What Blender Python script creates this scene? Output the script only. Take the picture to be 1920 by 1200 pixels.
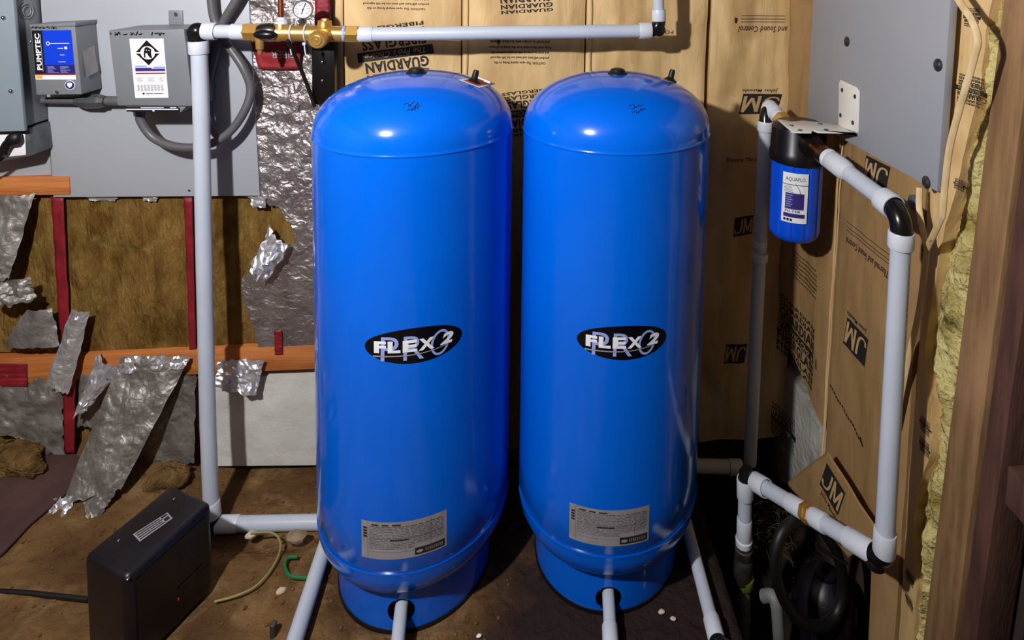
import bpy, bmesh, math, random
from mathutils import Vector as V, noise, Matrix
random.seed(7)
sc = bpy.context.scene
col = sc.collection
PI = math.pi
for o in list(bpy.data.objects): bpy.data.objects.remove(o)

# ---------------------------------------------------------------- camera
F, PITCH, ROLL, YAW, CX, CY, H = 1141.96, 0.0807332, 0.0224842, 0.1088391, 1113.41, 24.91, 1.67179
def _axes():
    cy, sy = math.cos(YAW), math.sin(YAW); cp, sp = math.cos(PITCH), math.sin(PITCH); cr, sr = math.cos(ROLL), math.sin(ROLL)
    r0 = V((cy, -sy, 0)); yy = V((sy, cy, 0)); z = V((0, 0, 1))
    d = yy * cp - z * sp; u0 = yy * sp + z * cp
    return (r0 * cr + u0 * sr, u0 * cr - r0 * sr, d)
AR, AU, AD = _axes()
cam = bpy.data.objects.new('camera', bpy.data.cameras.new('camera')); col.objects.link(cam)
cam.matrix_world = Matrix(((AR.x, AU.x, -AD.x, 0), (AR.y, AU.y, -AD.y, 0), (AR.z, AU.z, -AD.z, H), (0, 0, 0, 1)))
cam.data.sensor_width = 36; cam.data.lens = F * 36 / 1920
cam.data.shift_x = (960 - CX) / 1920; cam.data.shift_y = (CY - 600) / 1920
cam.data.clip_start = 0.05
sc.camera = cam
C0 = V((0, 0, H))
def ray(x, y): return AR * ((x - CX) / F) + AD - AU * ((y - CY) / F)
def aY(x, y, Y): w = ray(x, y); return C0 + w * (Y / w.y)          # photo point on the upright plane at depth Y
def aX(x, y, X): w = ray(x, y); return C0 + w * (X / w.x)          # ... on the plane parallel to the right wall
def aZ(x, y, Z): w = ray(x, y); return C0 + w * ((Z - H) / w.z)    # ... at height Z
def aCyl(x, y, X, Y, R):
    w = ray(x, y); dx, dy = -X, -Y
    a = w.x ** 2 + w.y ** 2; b = 2 * (w.x * dx + w.y * dy); c = dx * dx + dy * dy - R * R
    t = (-b - math.sqrt(max(0, b * b - 4 * a * c))) / (2 * a)
    p = C0 + w * t
    return math.atan2(p.x - X, -(p.y - Y)), p.z

# ---------------------------------------------------------------- light
wd = bpy.data.worlds.new('world'); sc.world = wd; wd.use_nodes = True
wd.node_tree.nodes['Background'].inputs[0].default_value = (0.60, 0.57, 0.58, 1)
wd.node_tree.nodes['Background'].inputs[1].default_value = 0.018
def lamp(name, loc, watts, rad, colr):
    l = bpy.data.lights.new(name, 'POINT'); l.energy = watts; l.shadow_soft_size = rad; l.color = colr
    o = bpy.data.objects.new(name, l); o.location = loc; col.objects.link(o); return o
lamp('hanging_bulb', (-0.90, 0.25, 2.12), 168, 0.035, (0.985, 0.97, 0.985))
sc.view_settings.view_transform = 'Standard'; sc.view_settings.look = 'None'
sc.view_settings.exposure = 0.0; sc.view_settings.gamma = 1.0
try: sc.view_settings.use_curve_mapping = False
except Exception: pass

# ---------------------------------------------------------------- materials
def L(r, g, b):
    f = lambda c: (c / 255 / 12.92) if c / 255 <= 0.04045 else ((c / 255 + 0.055) / 1.055) ** 2.4
    return (f(r), f(g), f(b), 1)
MAT = {}
def mat(name, rgb, rough=0.6, metal=0.0, rgb2=None, scale=8, stretch=(1, 1, 1), detail=4, lo=0.35, hi=0.65, bump=0.0, bscale=40, bstretch=None,
        coat=0.0, spec=0.5, dist=0.0, spots=None, rough2=None, sss=0.0):
    m = bpy.data.materials.new(name); m.use_nodes = True; MAT[name] = m
    nt = m.node_tree; n = nt.nodes; k = nt.links; b = n['Principled BSDF']
    b.inputs['Base Color'].default_value = L(*rgb); b.inputs['Roughness'].default_value = rough; b.inputs['Metallic'].default_value = metal
    b.inputs['Coat Weight'].default_value = coat; b.inputs['Coat Roughness'].default_value = 0.08; b.inputs['Specular IOR Level'].default_value = spec
    if rgb2 or bump or rough2 is not None: tc = n.new('ShaderNodeTexCoord')
    def nz(sc_, st, de, di):
        mp = n.new('ShaderNodeMapping'); mp.inputs['Scale'].default_value = st; k.new(tc.outputs['Object'], mp.inputs['Vector'])
        t = n.new('ShaderNodeTexNoise'); t.inputs['Scale'].default_value = sc_; t.inputs['Detail'].default_value = de; t.inputs['Distortion'].default_value = di
        k.new(mp.outputs[0], t.inputs['Vector']); return t
    if rgb2:
        t = nz(scale, stretch, detail, dist)
        r = n.new('ShaderNodeValToRGB'); r.color_ramp.elements[0].position = lo; r.color_ramp.elements[1].position = hi
        r.color_ramp.elements[0].color = L(*rgb); r.color_ramp.elements[1].color = L(*rgb2)
        k.new(t.outputs['Fac'], r.inputs[0]); out = r.outputs[0]
        if spots:
            rgb3, s3, lo3, hi3 = spots
            t3 = nz(s3, (1, 1, 1), 5, 0.5); r3 = n.new('ShaderNodeMapRange'); r3.inputs[1].default_value = lo3; r3.inputs[2].default_value = hi3
            k.new(t3.outputs['Fac'], r3.inputs[0])
            mx = n.new('ShaderNodeMix'); mx.data_type = 'RGBA'; k.new(r3.outputs[0], mx.inputs['Factor']); k.new(out, mx.inputs['A']); mx.inputs['B'].default_value = L(*rgb3)
            out = mx.outputs['Result']
        k.new(out, b.inputs['Base Color'])
        if rough2 is not None:
            mr = n.new('ShaderNodeMapRange'); mr.inputs[3].default_value = rough; mr.inputs[4].default_value = rough2
            k.new(t.outputs['Fac'], mr.inputs[0]); k.new(mr.outputs[0], b.inputs['Roughness'])
    if bump:
        t = nz(bscale, bstretch or stretch, 6, dist); bp = n.new('ShaderNodeBump'); bp.inputs['Strength'].default_value = bump; bp.inputs['Distance'].default_value = 0.02
        k.new(t.outputs['Fac'], bp.inputs['Height']); k.new(bp.outputs[0], b.inputs['Normal'])
    return m
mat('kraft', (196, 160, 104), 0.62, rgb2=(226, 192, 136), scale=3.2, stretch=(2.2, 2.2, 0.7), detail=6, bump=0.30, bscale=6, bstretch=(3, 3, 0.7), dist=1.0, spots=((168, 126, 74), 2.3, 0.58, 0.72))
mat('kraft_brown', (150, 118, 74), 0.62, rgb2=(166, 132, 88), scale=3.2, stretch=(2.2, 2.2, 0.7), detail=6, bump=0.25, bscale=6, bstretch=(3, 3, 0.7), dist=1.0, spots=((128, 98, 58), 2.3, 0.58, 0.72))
mat('kraft_print', (30, 27, 26), 0.7)
mat('kraft_light', (190, 156, 108), 0.65)
mat('fluff', (212, 198, 132), 0.95, rgb2=(140, 116, 46), scale=11, detail=9, lo=0.45, hi=0.72, bump=0.9, bscale=70, spots=((74, 64, 20), 7, 0.57, 0.72), spec=0.1)
mat('brown_board', (142, 110, 58), 0.95, rgb2=(98, 70, 28), scale=7, stretch=(3.0, 3.0, 0.9), detail=9, bump=0.8, bscale=60, bstretch=(2, 2, 0.5), spots=((140, 118, 62), 16, 0.52, 0.8), spec=0.1, dist=0.4)
mat('red_facing', (150, 30, 40), 0.55, rgb2=(110, 18, 28), scale=12, bump=0.2, bscale=30)
mat('foil', (236, 236, 240), 0.24, 0.7, rgb2=(200, 198, 196), scale=6, bump=0.4, bscale=26, dist=1.6, detail=5, rough2=0.42)
mat('foil_dull', (168, 164, 158), 0.40, 0.66, rgb2=(128, 118, 110), scale=9, bump=0.3, bscale=30, dist=1.2, rough2=0.6)
mat('foil_bright', (245, 245, 250), 0.30, 0.8)
mat('foil_tint', (206, 202, 202), 0.26, 0.88, rgb2=(158, 146, 144), scale=4, bump=0.42, bscale=30, dist=1.8, rough2=0.5)
mat('wood', (176, 122, 72), 0.7, rgb2=(140, 92, 50), scale=6, stretch=(1, 4, 9), detail=6, bump=0.15, bscale=20)
mat('wood_orange', (206, 130, 66), 0.65, rgb2=(176, 100, 46), scale=5, stretch=(0.8, 4, 10), detail=6, bump=0.12, bscale=20)
mat('stud_wood', (146, 114, 76), 0.75, rgb2=(118, 86, 54), scale=7, stretch=(7, 7, 0.7), detail=7, bump=0.15, bscale=30, spots=((166, 128, 92), 3, 0.5, 0.7))
mat('dark_wood', (96, 62, 48), 0.8, rgb2=(70, 42, 34), scale=7, stretch=(6, 6, 0.8), detail=6, bump=0.15, bscale=30)
mat('sheathing', (70, 52, 40), 0.9, rgb2=(48, 36, 30), scale=5)
mat('bay_shade', (50, 40, 42), 0.85, rgb2=(40, 32, 36), scale=6)  # dark tone that paints in the shade of a deep bay
mat('room_dark', (92, 84, 78), 0.9, rgb2=(74, 66, 62), scale=3)
mat('dirt', (122, 92, 58), 0.98, rgb2=(82, 58, 36), scale=5, detail=9, bump=0.8, bscale=34, spots=((144, 116, 78), 9, 0.52, 0.75), spec=0.1)
mat('white_slab', (226, 225, 216), 0.85, rgb2=(206, 203, 194), scale=6, detail=7, bump=0.25, bscale=25, spots=((110, 92, 72), 7, 0.66, 0.78))
mat('plaster', (180, 178, 170), 0.9, rgb2=(150, 146, 136), scale=12, detail=8, bump=0.6, bscale=40)
mat('blue_paint', (0, 104, 228), 0.16, rgb2=(0, 98, 218), scale=3, coat=0.3, spec=0.4)
mat('black_rubber', (14, 13, 14), 0.5)
mat('black_plastic', (20, 17, 19), 0.28)
mat('black_case', (24, 20, 26), 0.38, bump=0.05, bscale=200, rgb2=(19, 16, 21), scale=40)
mat('black_print', (10, 10, 14), 0.45)
mat('badge_black', (6, 7, 16), 0.3)
mat('white_print', (238, 240, 246), 0.45)
mat('lilac_print', (150, 166, 224), 0.45)
mat('grey_print', (150, 150, 156), 0.5)
mat('label_grey', (156, 152, 156), 0.55, rgb2=(144, 140, 140), scale=30)
mat('label_ink', (84, 82, 84), 0.6)
mat('label_dark', (34, 32, 36), 0.6)
mat('label_white', (240, 240, 242), 0.5)
mat('red_label', (190, 42, 48), 0.5)
mat('label_blue', (4, 60, 214), 0.4)
mat('label_navy', (40, 30, 110), 0.4)
mat('label_violet', (52, 40, 120), 0.5)
mat('label_amber', (226, 170, 70), 0.5)
mat('label_brown', (140, 50, 40), 0.5)
mat('board_grey', (172, 176, 182), 0.45, rgb2=(166, 170, 177), scale=2)
mat('panel_grey', (158, 160, 166), 0.45, rgb2=(150, 154, 162), scale=2)
mat('enclosure_grey', (126, 130, 134), 0.42, rgb2=(120, 124, 128), scale=5)
mat('enclosure_blue_grey', (138, 150, 156), 0.4, rgb2=(130, 142, 150), scale=4)
mat('galvanised', (120, 124, 126), 0.4, 0.6, rgb2=(96, 100, 102), scale=24)
mat('conduit', (92, 90, 93), 0.42)
mat('pipe_white', (200, 207, 218), 0.34, rgb2=(190, 199, 212), scale=5, coat=0.1)
mat('pipe_fitting', (212, 217, 226), 0.32)
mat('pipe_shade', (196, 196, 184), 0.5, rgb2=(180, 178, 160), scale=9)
mat('fitting_black', (22, 19, 20), 0.22)
mat('brass', (232, 190, 108), 0.26, 0.72, rgb2=(212, 166, 86), scale=20, rough2=0.36)
mat('bronze', (150, 106, 76), 0.36, 1.0)
mat('copper', (150, 84, 56), 0.4, 0.9)
mat('chrome', (210, 210, 212), 0.12, 1.0)
mat('steel', (150, 150, 152), 0.32, 1.0)
mat('dark_screw', (84, 86, 88), 0.35, 0.8)
mat('tape_white', (226, 230, 236), 0.5, bump=0.3, bscale=60, rgb2=(208, 214, 226), scale=40)
mat('tape_blue', (150, 180, 232), 0.5)
mat('dull_metal', (90, 84, 78), 0.5, 0.6, rgb2=(60, 55, 50), scale=30)
mat('green_paint', (110, 130, 30), 0.6, rgb2=(70, 90, 20), scale=40)
mat('bracket_white', (232, 230, 224), 0.35)
mat('sump_blue', (10, 84, 226), 0.25, rgb2=(8, 78, 214), scale=5, coat=0.3)
mat('cable_cream', (222, 196, 150), 0.55, rgb2=(204, 172, 122), scale=18, stretch=(3, 3, 1), spots=((110, 60, 26), 22, 0.66, 0.72))
mat('cord_black', (18, 16, 16), 0.5)
mat('wire_tan', (150, 140, 90), 0.5)
mat('green_plastic', (30, 110, 60), 0.5)
mat('pvc_grey', (130, 134, 130), 0.55, rgb2=(106, 108, 100), scale=12)
mat('stone', (160, 140, 116), 0.9, rgb2=(120, 98, 76), scale=30, bump=0.4)
mat('chip', (205, 190, 165), 0.9)
mat('root_fibre', (110, 84, 44), 0.95, rgb2=(70, 50, 26), scale=30)
mat('clump', (132, 104, 62), .95, rgb2=(84, 60, 34), scale=22, bump=.9, bscale=90, spec=.1)
mat('board_scrap', (84, 56, 50), .8, rgb2=(62, 40, 36), scale=6, detail=7, bump=.3, bscale=20)
mat('gauge_face', (240, 242, 244), 0.4)
mat('ink', (16, 18, 40), 0.5)

def floor_shade(m):      # shadow over the right-hand floor painted into the dirt colour, with a ragged edge
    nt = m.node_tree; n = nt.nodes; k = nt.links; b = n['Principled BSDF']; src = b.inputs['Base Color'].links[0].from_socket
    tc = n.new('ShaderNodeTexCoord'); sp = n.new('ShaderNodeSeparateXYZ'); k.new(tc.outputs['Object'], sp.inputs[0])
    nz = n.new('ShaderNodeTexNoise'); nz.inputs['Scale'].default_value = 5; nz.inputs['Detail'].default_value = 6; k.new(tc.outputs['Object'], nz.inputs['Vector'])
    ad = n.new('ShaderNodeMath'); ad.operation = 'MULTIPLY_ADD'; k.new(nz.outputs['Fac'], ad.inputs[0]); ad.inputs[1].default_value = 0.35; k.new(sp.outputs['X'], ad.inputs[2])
    mr = n.new('ShaderNodeMapRange'); mr.inputs[1].default_value = SHADE_X; mr.inputs[2].default_value = SHADE_X + 0.14; k.new(ad.outputs[0], mr.inputs[0])
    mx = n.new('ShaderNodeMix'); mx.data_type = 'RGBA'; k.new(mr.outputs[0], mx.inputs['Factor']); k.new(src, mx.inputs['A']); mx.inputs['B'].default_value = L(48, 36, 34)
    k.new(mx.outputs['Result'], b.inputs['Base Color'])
SHADE_X = -0.10 + 0.175 + 0.57     # object space of the floor is centred on x = -0.57
floor_shade(MAT['dirt'])
mat('dirt_crumb', (122, 92, 58), 0.98, rgb2=(82, 58, 36), scale=40, spec=0.1)
# ---------------------------------------------------------------- builders
def wloc(o):
    s = V((0, 0, 0))
    while o is not None: s = s + o.location; o = o.parent
    return s
def thing(name, label, cat, loc, group=None):
    o = bpy.data.objects.new(name, None); o.empty_display_size = 0.05; col.objects.link(o); o.location = loc
    o['label'] = label; o['category'] = cat
    if group: o['group'] = group
    return o
def tag(o, label, cat, group=None, kind=None):
    o['label'] = label; o['category'] = cat
    if group: o['group'] = group
    if kind: o['kind'] = kind
    return o
def frame(d):
    d = d.normalized(); a = V((0, 0, 1)) if abs(d.z) < 0.9 else V((1, 0, 0))
    u = d.cross(a).normalized(); return u, d.cross(u).normalized()
def smooth_path(pts, n=8, closed=False):
    P = [V(p) for p in pts]
    if len(P) < 3: return P
    out = []; m = len(P)
    for i in range(m if closed else m - 1):
        if closed: p0, p1, p2, p3 = P[i - 1], P[i], P[(i + 1) % m], P[(i + 2) % m]
        else: p0 = P[i - 1] if i else P[0] * 2 - P[1]; p1, p2 = P[i], P[i + 1]; p3 = P[i + 2] if i + 2 < m else P[-1] * 2 - P[-2]
        for j in range(n):
            t = j / n
            out.append(0.5 * ((2 * p1) + (p2 - p0) * t + (2 * p0 - 5 * p1 + 4 * p2 - p3) * t * t + (3 * p1 - p0 - 3 * p2 + p3) * t ** 3))
    if not closed: out.append(P[-1])
    return out
class MB:
    def __init__(s): s.v = []; s.f = []
    def add(s, vs, fs):
        b = len(s.v); s.v += [V(p) for p in vs]; s.f += [tuple(b + i for i in f) for f in fs]; return s
    def hexa(s, p):        # 0-3 bottom loop, 4-7 top loop
        return s.add(p, [(0, 3, 2, 1), (4, 5, 6, 7), (0, 1, 5, 4), (1, 2, 6, 5), (2, 3, 7, 6), (3, 0, 4, 7)])
    def box(s, a, b):
        x0, y0, z0 = (min(a[i], b[i]) for i in range(3)); x1, y1, z1 = (max(a[i], b[i]) for i in range(3))
        return s.hexa([(x0, y0, z0), (x1, y0, z0), (x1, y1, z0), (x0, y1, z0), (x0, y0, z1), (x1, y0, z1), (x1, y1, z1), (x0, y1, z1)])
    def prism(s, loop, vec):
        n = len(loop); vec = V(vec)
        return s.add([V(p) for p in loop] + [V(p) + vec for p in loop], [tuple(range(n))[::-1], tuple(range(n, 2 * n))] + [(i, (i + 1) % n, n + (i + 1) % n, n + i) for i in range(n)])
    def tube(s, pts, r, n=20, caps=True, flat=None, closed=False):
        P = [V(p) for p in pts]; m = len(P); rs = r if isinstance(r, (list, tuple)) else [r] * m
        vs = []; u = None
        for i in range(m):
            if closed: d = P[(i + 1) % m] - P[i - 1]
            else: d = P[min(i + 1, m - 1)] - P[max(i - 1, 0)]
            d.normalize()
            if u is None: u, w = frame(d)
            else:
                u = (u - d * u.dot(d)).normalized(); w = d.cross(u)
            for k in range(n):
                a = 2 * PI * k / n
                vs.append(P[i] + u * (math.cos(a) * rs[i]) + w * (math.sin(a) * rs[i] * (flat or 1)))
        fs = []
        for i in range(m if closed else m - 1):
            j = (i + 1) % m
            for k in range(n): fs.append((i * n + k, i * n + (k + 1) % n, j * n + (k + 1) % n, j * n + k))
        if caps and not closed: fs += [tuple(range(n))[::-1], tuple((m - 1) * n + k for k in range(n))]
        return s.add(vs, fs)
    def lathe(s, base, axis, prof, n=32, caps=True):   # prof: (t along axis, radius)
        base = V(base); axis = V(axis).normalized(); u, w = frame(axis)
        vs = []
        for t, r in prof:
            for k in range(n):
                a = 2 * PI * k / n; vs.append(base + axis * t + u * (math.cos(a) * r) + w * (math.sin(a) * r))
        m = len(prof); fs = [(i * n + k, i * n + (k + 1) % n, (i + 1) * n + (k + 1) % n, (i + 1) * n + k) for i in range(m - 1) for k in range(n)]
        if caps: fs += [tuple(range(n))[::-1], tuple((m - 1) * n + k for k in range(n))]
        return s.add(vs, fs)
    def grid(s, fn, nu, nv, skip=None):
        vs = [fn(i / nu, j / nv) for j in range(nv + 1) for i in range(nu + 1)]
        fs = [(j * (nu + 1) + i, j * (nu + 1) + i + 1, (j + 1) * (nu + 1) + i + 1, (j + 1) * (nu + 1) + i) for j in range(nv) for i in range(nu)
              if not (skip and skip((i + .5) / nu, (j + .5) / nv))]
        return s.add(vs, fs)
    def ball(s, c, r, n=12, sc=(1, 1, 1)):
        c = V(c); vs = []; m = n // 2
        for j in range(m + 1):
            th = PI * j / m
            for k in range(n):
                a = 2 * PI * k / n; vs.append(c + V((math.sin(th) * math.cos(a) * r * sc[0], math.sin(th) * math.sin(a) * r * sc[1], math.cos(th) * r * sc[2])))
        return s.add(vs, [(j * n + k, (j + 1) * n + k, (j + 1) * n + (k + 1) % n, j * n + (k + 1) % n) for j in range(m) for k in range(n)])
    def text(s, body, mapf, cx=0, cy=0, w=None, h=None, size=None, bold=0.0, shear=0.0, rot=0.0, res=2):
        vs, fs = glyphs(body, bold, shear, res)
        x0 = min(p[0] for p in vs); x1 = max(p[0] for p in vs); y0 = min(p[1] for p in vs); y1 = max(p[1] for p in vs)
        if size: sx = sy = size
        else: sy = (h / (y1 - y0)) if h else w / (x1 - x0); sx = (w / (x1 - x0)) if w else sy
        c, sn = math.cos(rot), math.sin(rot); out = []
        for x, y in vs:
            X = (x - (x0 + x1) / 2) * sx; Y = (y - (y0 + y1) / 2) * sy
            out.append(mapf(cx + X * c - Y * sn, cy + X * sn + Y * c))
        return s.add(out, fs)
    def poly(s, pts, mapf): return s.add([mapf(*p) for p in pts], [tuple(range(len(pts)))])
    def bar(s, x0, y0, x1, y1, mapf, seg=1):
        return s.grid(lambda a, b: mapf(x0 + (x1 - x0) * a, y0 + (y1 - y0) * b), seg, 1)
    def stroke(s, pts, w, mapf):
        for (xa, ya), (xb, yb) in zip(pts, pts[1:]):
            d = V((xb - xa, yb - ya)); l = d.length or 1; nx, ny = -d.y / l * w / 2, d.x / l * w / 2
            s.poly([(xa - nx, ya - ny), (xb - nx, yb - ny), (xb + nx, yb + ny), (xa + nx, ya + ny)], mapf)
        return s
    def build(s, name, m, parent=None, bevel=0, smooth=True, sharp=0.6, solid=0, merge=False, origin=None, segs=2):
        me = bpy.data.meshes.new(name)
        if parent is not None: o0 = wloc(parent)
        elif origin is not None: o0 = V(origin)
        else:
            xs = [p.x for p in s.v]; ys = [p.y for p in s.v]; zs = [p.z for p in s.v]
            o0 = V(((min(xs) + max(xs)) / 2, (min(ys) + max(ys)) / 2, min(zs)))
        me.from_pydata([p - o0 for p in s.v], [], s.f)
        bm = bmesh.new(); bm.from_mesh(me)
        if merge: bmesh.ops.remove_doubles(bm, verts=bm.verts, dist=1e-5)
        if bevel:
            bmesh.ops.recalc_face_normals(bm, faces=bm.faces)
            es = [e for e in bm.edges if len(e.link_faces) == 2 and e.calc_face_angle() > 0.5]
            bmesh.ops.bevel(bm, geom=es, offset=bevel, segments=segs, affect='EDGES', profile=0.5)
        if solid: 
            bmesh.ops.recalc_face_normals(bm, faces=bm.faces); bmesh.ops.solidify(bm, geom=bm.faces[:], thickness=solid)
        if not getattr(s, 'flat', False): bmesh.ops.recalc_face_normals(bm, faces=bm.faces)
        for f in bm.faces: f.smooth = smooth
        if smooth:
            for e in bm.edges:
                if len(e.link_faces) == 2 and e.calc_face_angle() > sharp: e.smooth = False
        bm.to_mesh(me); bm.free()
        me.materials.append(MAT[m] if isinstance(m, str) else m)
        o = bpy.data.objects.new(name, me); col.objects.link(o)
        if parent is not None: o.parent = parent
        else: o.location = o0
        return o
GL = {}
def glyphs(body, bold, shear, res):
    key = (body, bold, shear, res)
    if key in GL: return GL[key]
    c = bpy.data.curves.new('t', 'FONT'); c.body = body; c.size = 1; c.offset = bold; c.shear = shear; c.resolution_u = res; c.fill_mode = 'FRONT'
    if bold: c.space_character = 1.08
    o = bpy.data.objects.new('t', c); col.objects.link(o)
    dg = bpy.context.evaluated_depsgraph_get(); me = bpy.data.meshes.new_from_object(o.evaluated_get(dg))
    vs = [(p.co.x, p.co.y) for p in me.vertices]; fs = [tuple(p.vertices) for p in me.polygons]
    bpy.data.objects.remove(o); bpy.data.curves.remove(c); bpy.data.meshes.remove(me)
    GL[key] = (vs, fs); return GL[key]
def struct(o): o['kind'] = 'structure'; return o
def plane_map(o, u, v, off):     # local (a, b) metres on a flat face
    o = V(o); u = V(u).normalized(); v = V(v).normalized(); nrm = u.cross(v).normalized() * off
    return lambda a, b: o + u * a + v * b + nrm
def quad_map(tl, tr, br, bl, off=0.0008):   # (0..1, 0..1) from the top left of a face given by four corners, lifted towards the viewer
    tl, tr, br, bl = map(V, (tl, tr, br, bl)); nrm = (tr - tl).cross(tl - bl).normalized() * off
    return lambda a, b: (tl * (1 - a) + tr * a) * (1 - b) + (bl * (1 - a) + br * a) * b + nrm

exec_order = []
YW, XW = 1.99, 0.93
# ---------------------------------------------------------------- setting: floor, sheathing, rails, studs
def floor_z(x, y):
    z = 0.010 * noise.noise(V((x * 3.1, y * 3.1, 0))) + 0.006 * noise.noise(V((x * 9, y * 9, 3))) + 0.003 * noise.noise(V((x * 27, y * 27, 5)))
    for tx, ty in ((-0.2897, 1.6312), (0.2469, 1.6287)):
        d = math.hypot(x - tx, y - ty); k = min(1, max(0, (d - 0.215) / 0.08)); z = z * k - 0.002 * (1 - k)
    k = max(0, min(1, (y - 1.66) / 0.08)) * max(0, min(1, (x + 1.02) / 0.1)) * max(0, min(1, (-0.5 - x) / 0.08)); z -= 0.035 * k
    # bank of loose earth along the left wall
    k = max(0, min(1, (y - 1.74) / 0.25)) * max(0, min(1, (-1.0 - x) / 0.12)); z += 0.05 * k * k
    k = max(0, min(1, (-1.05 - x) / 0.3)) * max(0, min(1, (y - 1.5) / 0.5)); z += 0.07 * k
    # sump pit on the right
    k = max(0, min(1, (x - 0.555) / 0.05)); k = k * k * (3 - 2 * k); z -= 0.36 * k * (1 + 0.15 * noise.noise(V((x * 8, y * 8, 9))))
    return z
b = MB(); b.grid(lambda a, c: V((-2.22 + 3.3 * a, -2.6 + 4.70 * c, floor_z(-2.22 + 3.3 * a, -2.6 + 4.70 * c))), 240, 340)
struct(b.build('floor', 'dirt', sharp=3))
struct(MB().box((-2.25, 2.075, -0.5), (1.08, 2.12, 2.34)).build('wall_back', 'sheathing'))
struct(MB().box((1.03, 1.04, -0.5), (1.08, 2.12, 2.34)).build('wall_right', 'sheathing'))
struct(MB().box((1.03, -2.6, -0.5), (1.08, 1.038, 2.34)).build('wall_right', 'bay_shade'))  # stretch beyond the studs, shade put into its colour
struct(MB().box((-2.25, -2.6, 2.34), (1.08, 2.12, 2.40)).build('ceiling', 'room_dark'))
struct(MB().box((-2.25, -2.6, -0.5), (-2.2, 2.12, 2.34)).build('wall_left', 'room_dark'))
struct(MB().box((-2.25, -2.65, -0.5), (1.08, -2.6, 2.34)).build('wall_front', 'room_dark'))
# horizontal rails nailed across the left bays
p0 = aY(0, 333, YW - 0.03); p1 = aY(97, 366, YW - 0.03)
struct(MB().box((p0.x - 0.25, YW - 0.03, p1.z), (p1.x + 0.05, YW + 0.06, p0.z)).build('trim_1', 'wood_orange', bevel=0.003))
p0 = aY(0, 653, YW - 0.02); p1 = aY(594, 704, YW - 0.02)
struct(MB().box((p0.x - 0.25, YW - 0.02, aY(300, 706, YW - 0.02).z), (p1.x, YW + 0.06, aY(300, 660, YW - 0.02).z)).build('trim_2', 'wood_orange', bevel=0.003))
# studs on the right
s = thing('wall_stud', 'upright brown timber post at the right edge, beside yellow insulation', 'stud', (0.975, 1.08, -0.3))
def edge_y(p, q, X):          # leaning timber edge: depth as a function of height
    p, q = aX(p[0], p[1], X), aX(q[0], q[1], X); return lambda z: p.y + (q.y - p.y) * (z - p.z) / (q.z - p.z)
e1 = edge_y((1874, 60), (1734, 1170), XW); e2 = edge_y((1907, 280), (1795, 1150), XW); e3 = edge_y((1922, 560), (1832, 1190), XW + .012)
def timber(xa, ea, eb, name, m):
    lo, hi = -.3, 2.0
    MB().hexa([(xa, ea(lo), lo), (1.02, ea(lo), lo), (1.02, eb(lo), lo), (xa, eb(lo), lo), (xa, ea(hi), hi), (1.02, ea(hi), hi), (1.02, eb(hi), hi), (xa, eb(hi), hi)]).build(name, m, s, bevel=0.003)
timber(XW, e2, e1, 'post', 'stud_wood'); timber(XW + .012, e3, lambda z: e2(z) - .001, 'side_board', 'dark_wood')
q0, q1 = aX(1885, 868, 0.955), aX(1885, 946, 0.955)
MB().box((0.955, 0.5, q1.z), (1.02, e3(q0.z) - .001, q0.z)).build('blocking', 'dark_wood', s, bevel=0.003)

# ---------------------------------------------------------------- kraft faced insulation
def patch(side, u0, u1, v0, v1, seed, amp=0.012, base=None, rough=0.006, vmin=None, lip=0.0):
    """front surface of a batt: u = X on the back wall, u = -Y on the right wall"""
    base = (YW if side == 'back' else XW) if base is None else base
    def depth(u, v):
        t = max(0, min(1, (u - u0) / (u1 - u0)))
        d = amp * (1 - abs(2 * t - 1) ** 5) - 0.004
        d += rough * noise.noise(V((u * 7 + seed, v * 1.6, seed))) + 0.35 * rough * noise.noise(V((u * 26 + seed, v * 4, seed * 2)))
        d += 0.45 * rough * abs(noise.noise(V((u * 9 + v * 3, v * 9 - u * 2, seed * 3))))
        d += lip * math.exp(-((u - u0) / 0.055) ** 2) * (1 + .35 * noise.noise(V((v * 5, seed, 1))))
        return d
    def P(u, v, off=0.0):
        d = depth(u, v) + off
        return V((u, base - d, v)) if side == 'back' else V((base - d, -u, v))
    return P
def batt(side, u0, u1, v0, v1, seed, label, amp=0.012, base=None, vmin=None, matn='kraft', rough=0.006, nu=40, nv=110, group=None, u1f=None, lip=0.0):
    P = patch(side, u0, u1, v0, v1, seed, amp, base, rough, None, lip)
    r = thing('insulation_batt', label, 'insulation', P((u0 + u1) / 2, v0), group)
    lo = vmin or (lambda u: v0)
    bk = 2.073 if side == 'back' else 1.028
    def fr(a, c):
        u = u0 + (u1 - u0) * a; l = lo(u); v = l + (v1 - l) * c
        if u1f: u = u0 + (u1f(v) - u0) * a
        return P(u, v)
    b = MB(); b.grid(fr, nu, nv)
    def toback(p): return V((p.x, bk, p.z)) if side == 'back' else V((bk, p.y, p.z))
    for a in (0, 1): b.grid(lambda s_, c, a=a: fr(a, c).lerp(toback(fr(a, c)), s_), 1, nv)
    for c in (0, 1): b.grid(lambda a, s_, c=c: fr(a, c).lerp(toback(fr(a, c)), s_), nu, 1)
    b.build('facing', matn, r, sharp=0.9, merge=True)
    return r, P
def local(P, u, v, rot=0.0, off=0.0012, sx=1, sy=1, skew=0.0):
    c, s_ = math.cos(rot), math.sin(rot)
    return lambda a, b: P(u + (a * sx) * c - (b * sy) * s_, v + (a * sx) * s_ + (b * sy) * c + a * skew, off)
def seam_flange(P, u, v0, v1, parent, w=0.018):
    b = MB(); b.grid(lambda a, c: P(u + (a - .5) * w + 0.003 * noise.noise(V((c * 14, u * 9, 1))), v0 + (v1 - v0) * c, 0.004 + 0.003 * math.sin(a * PI)), 2, 60)
    b.build('flange', 'kraft', parent, solid=0.001, sharp=2)
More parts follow.
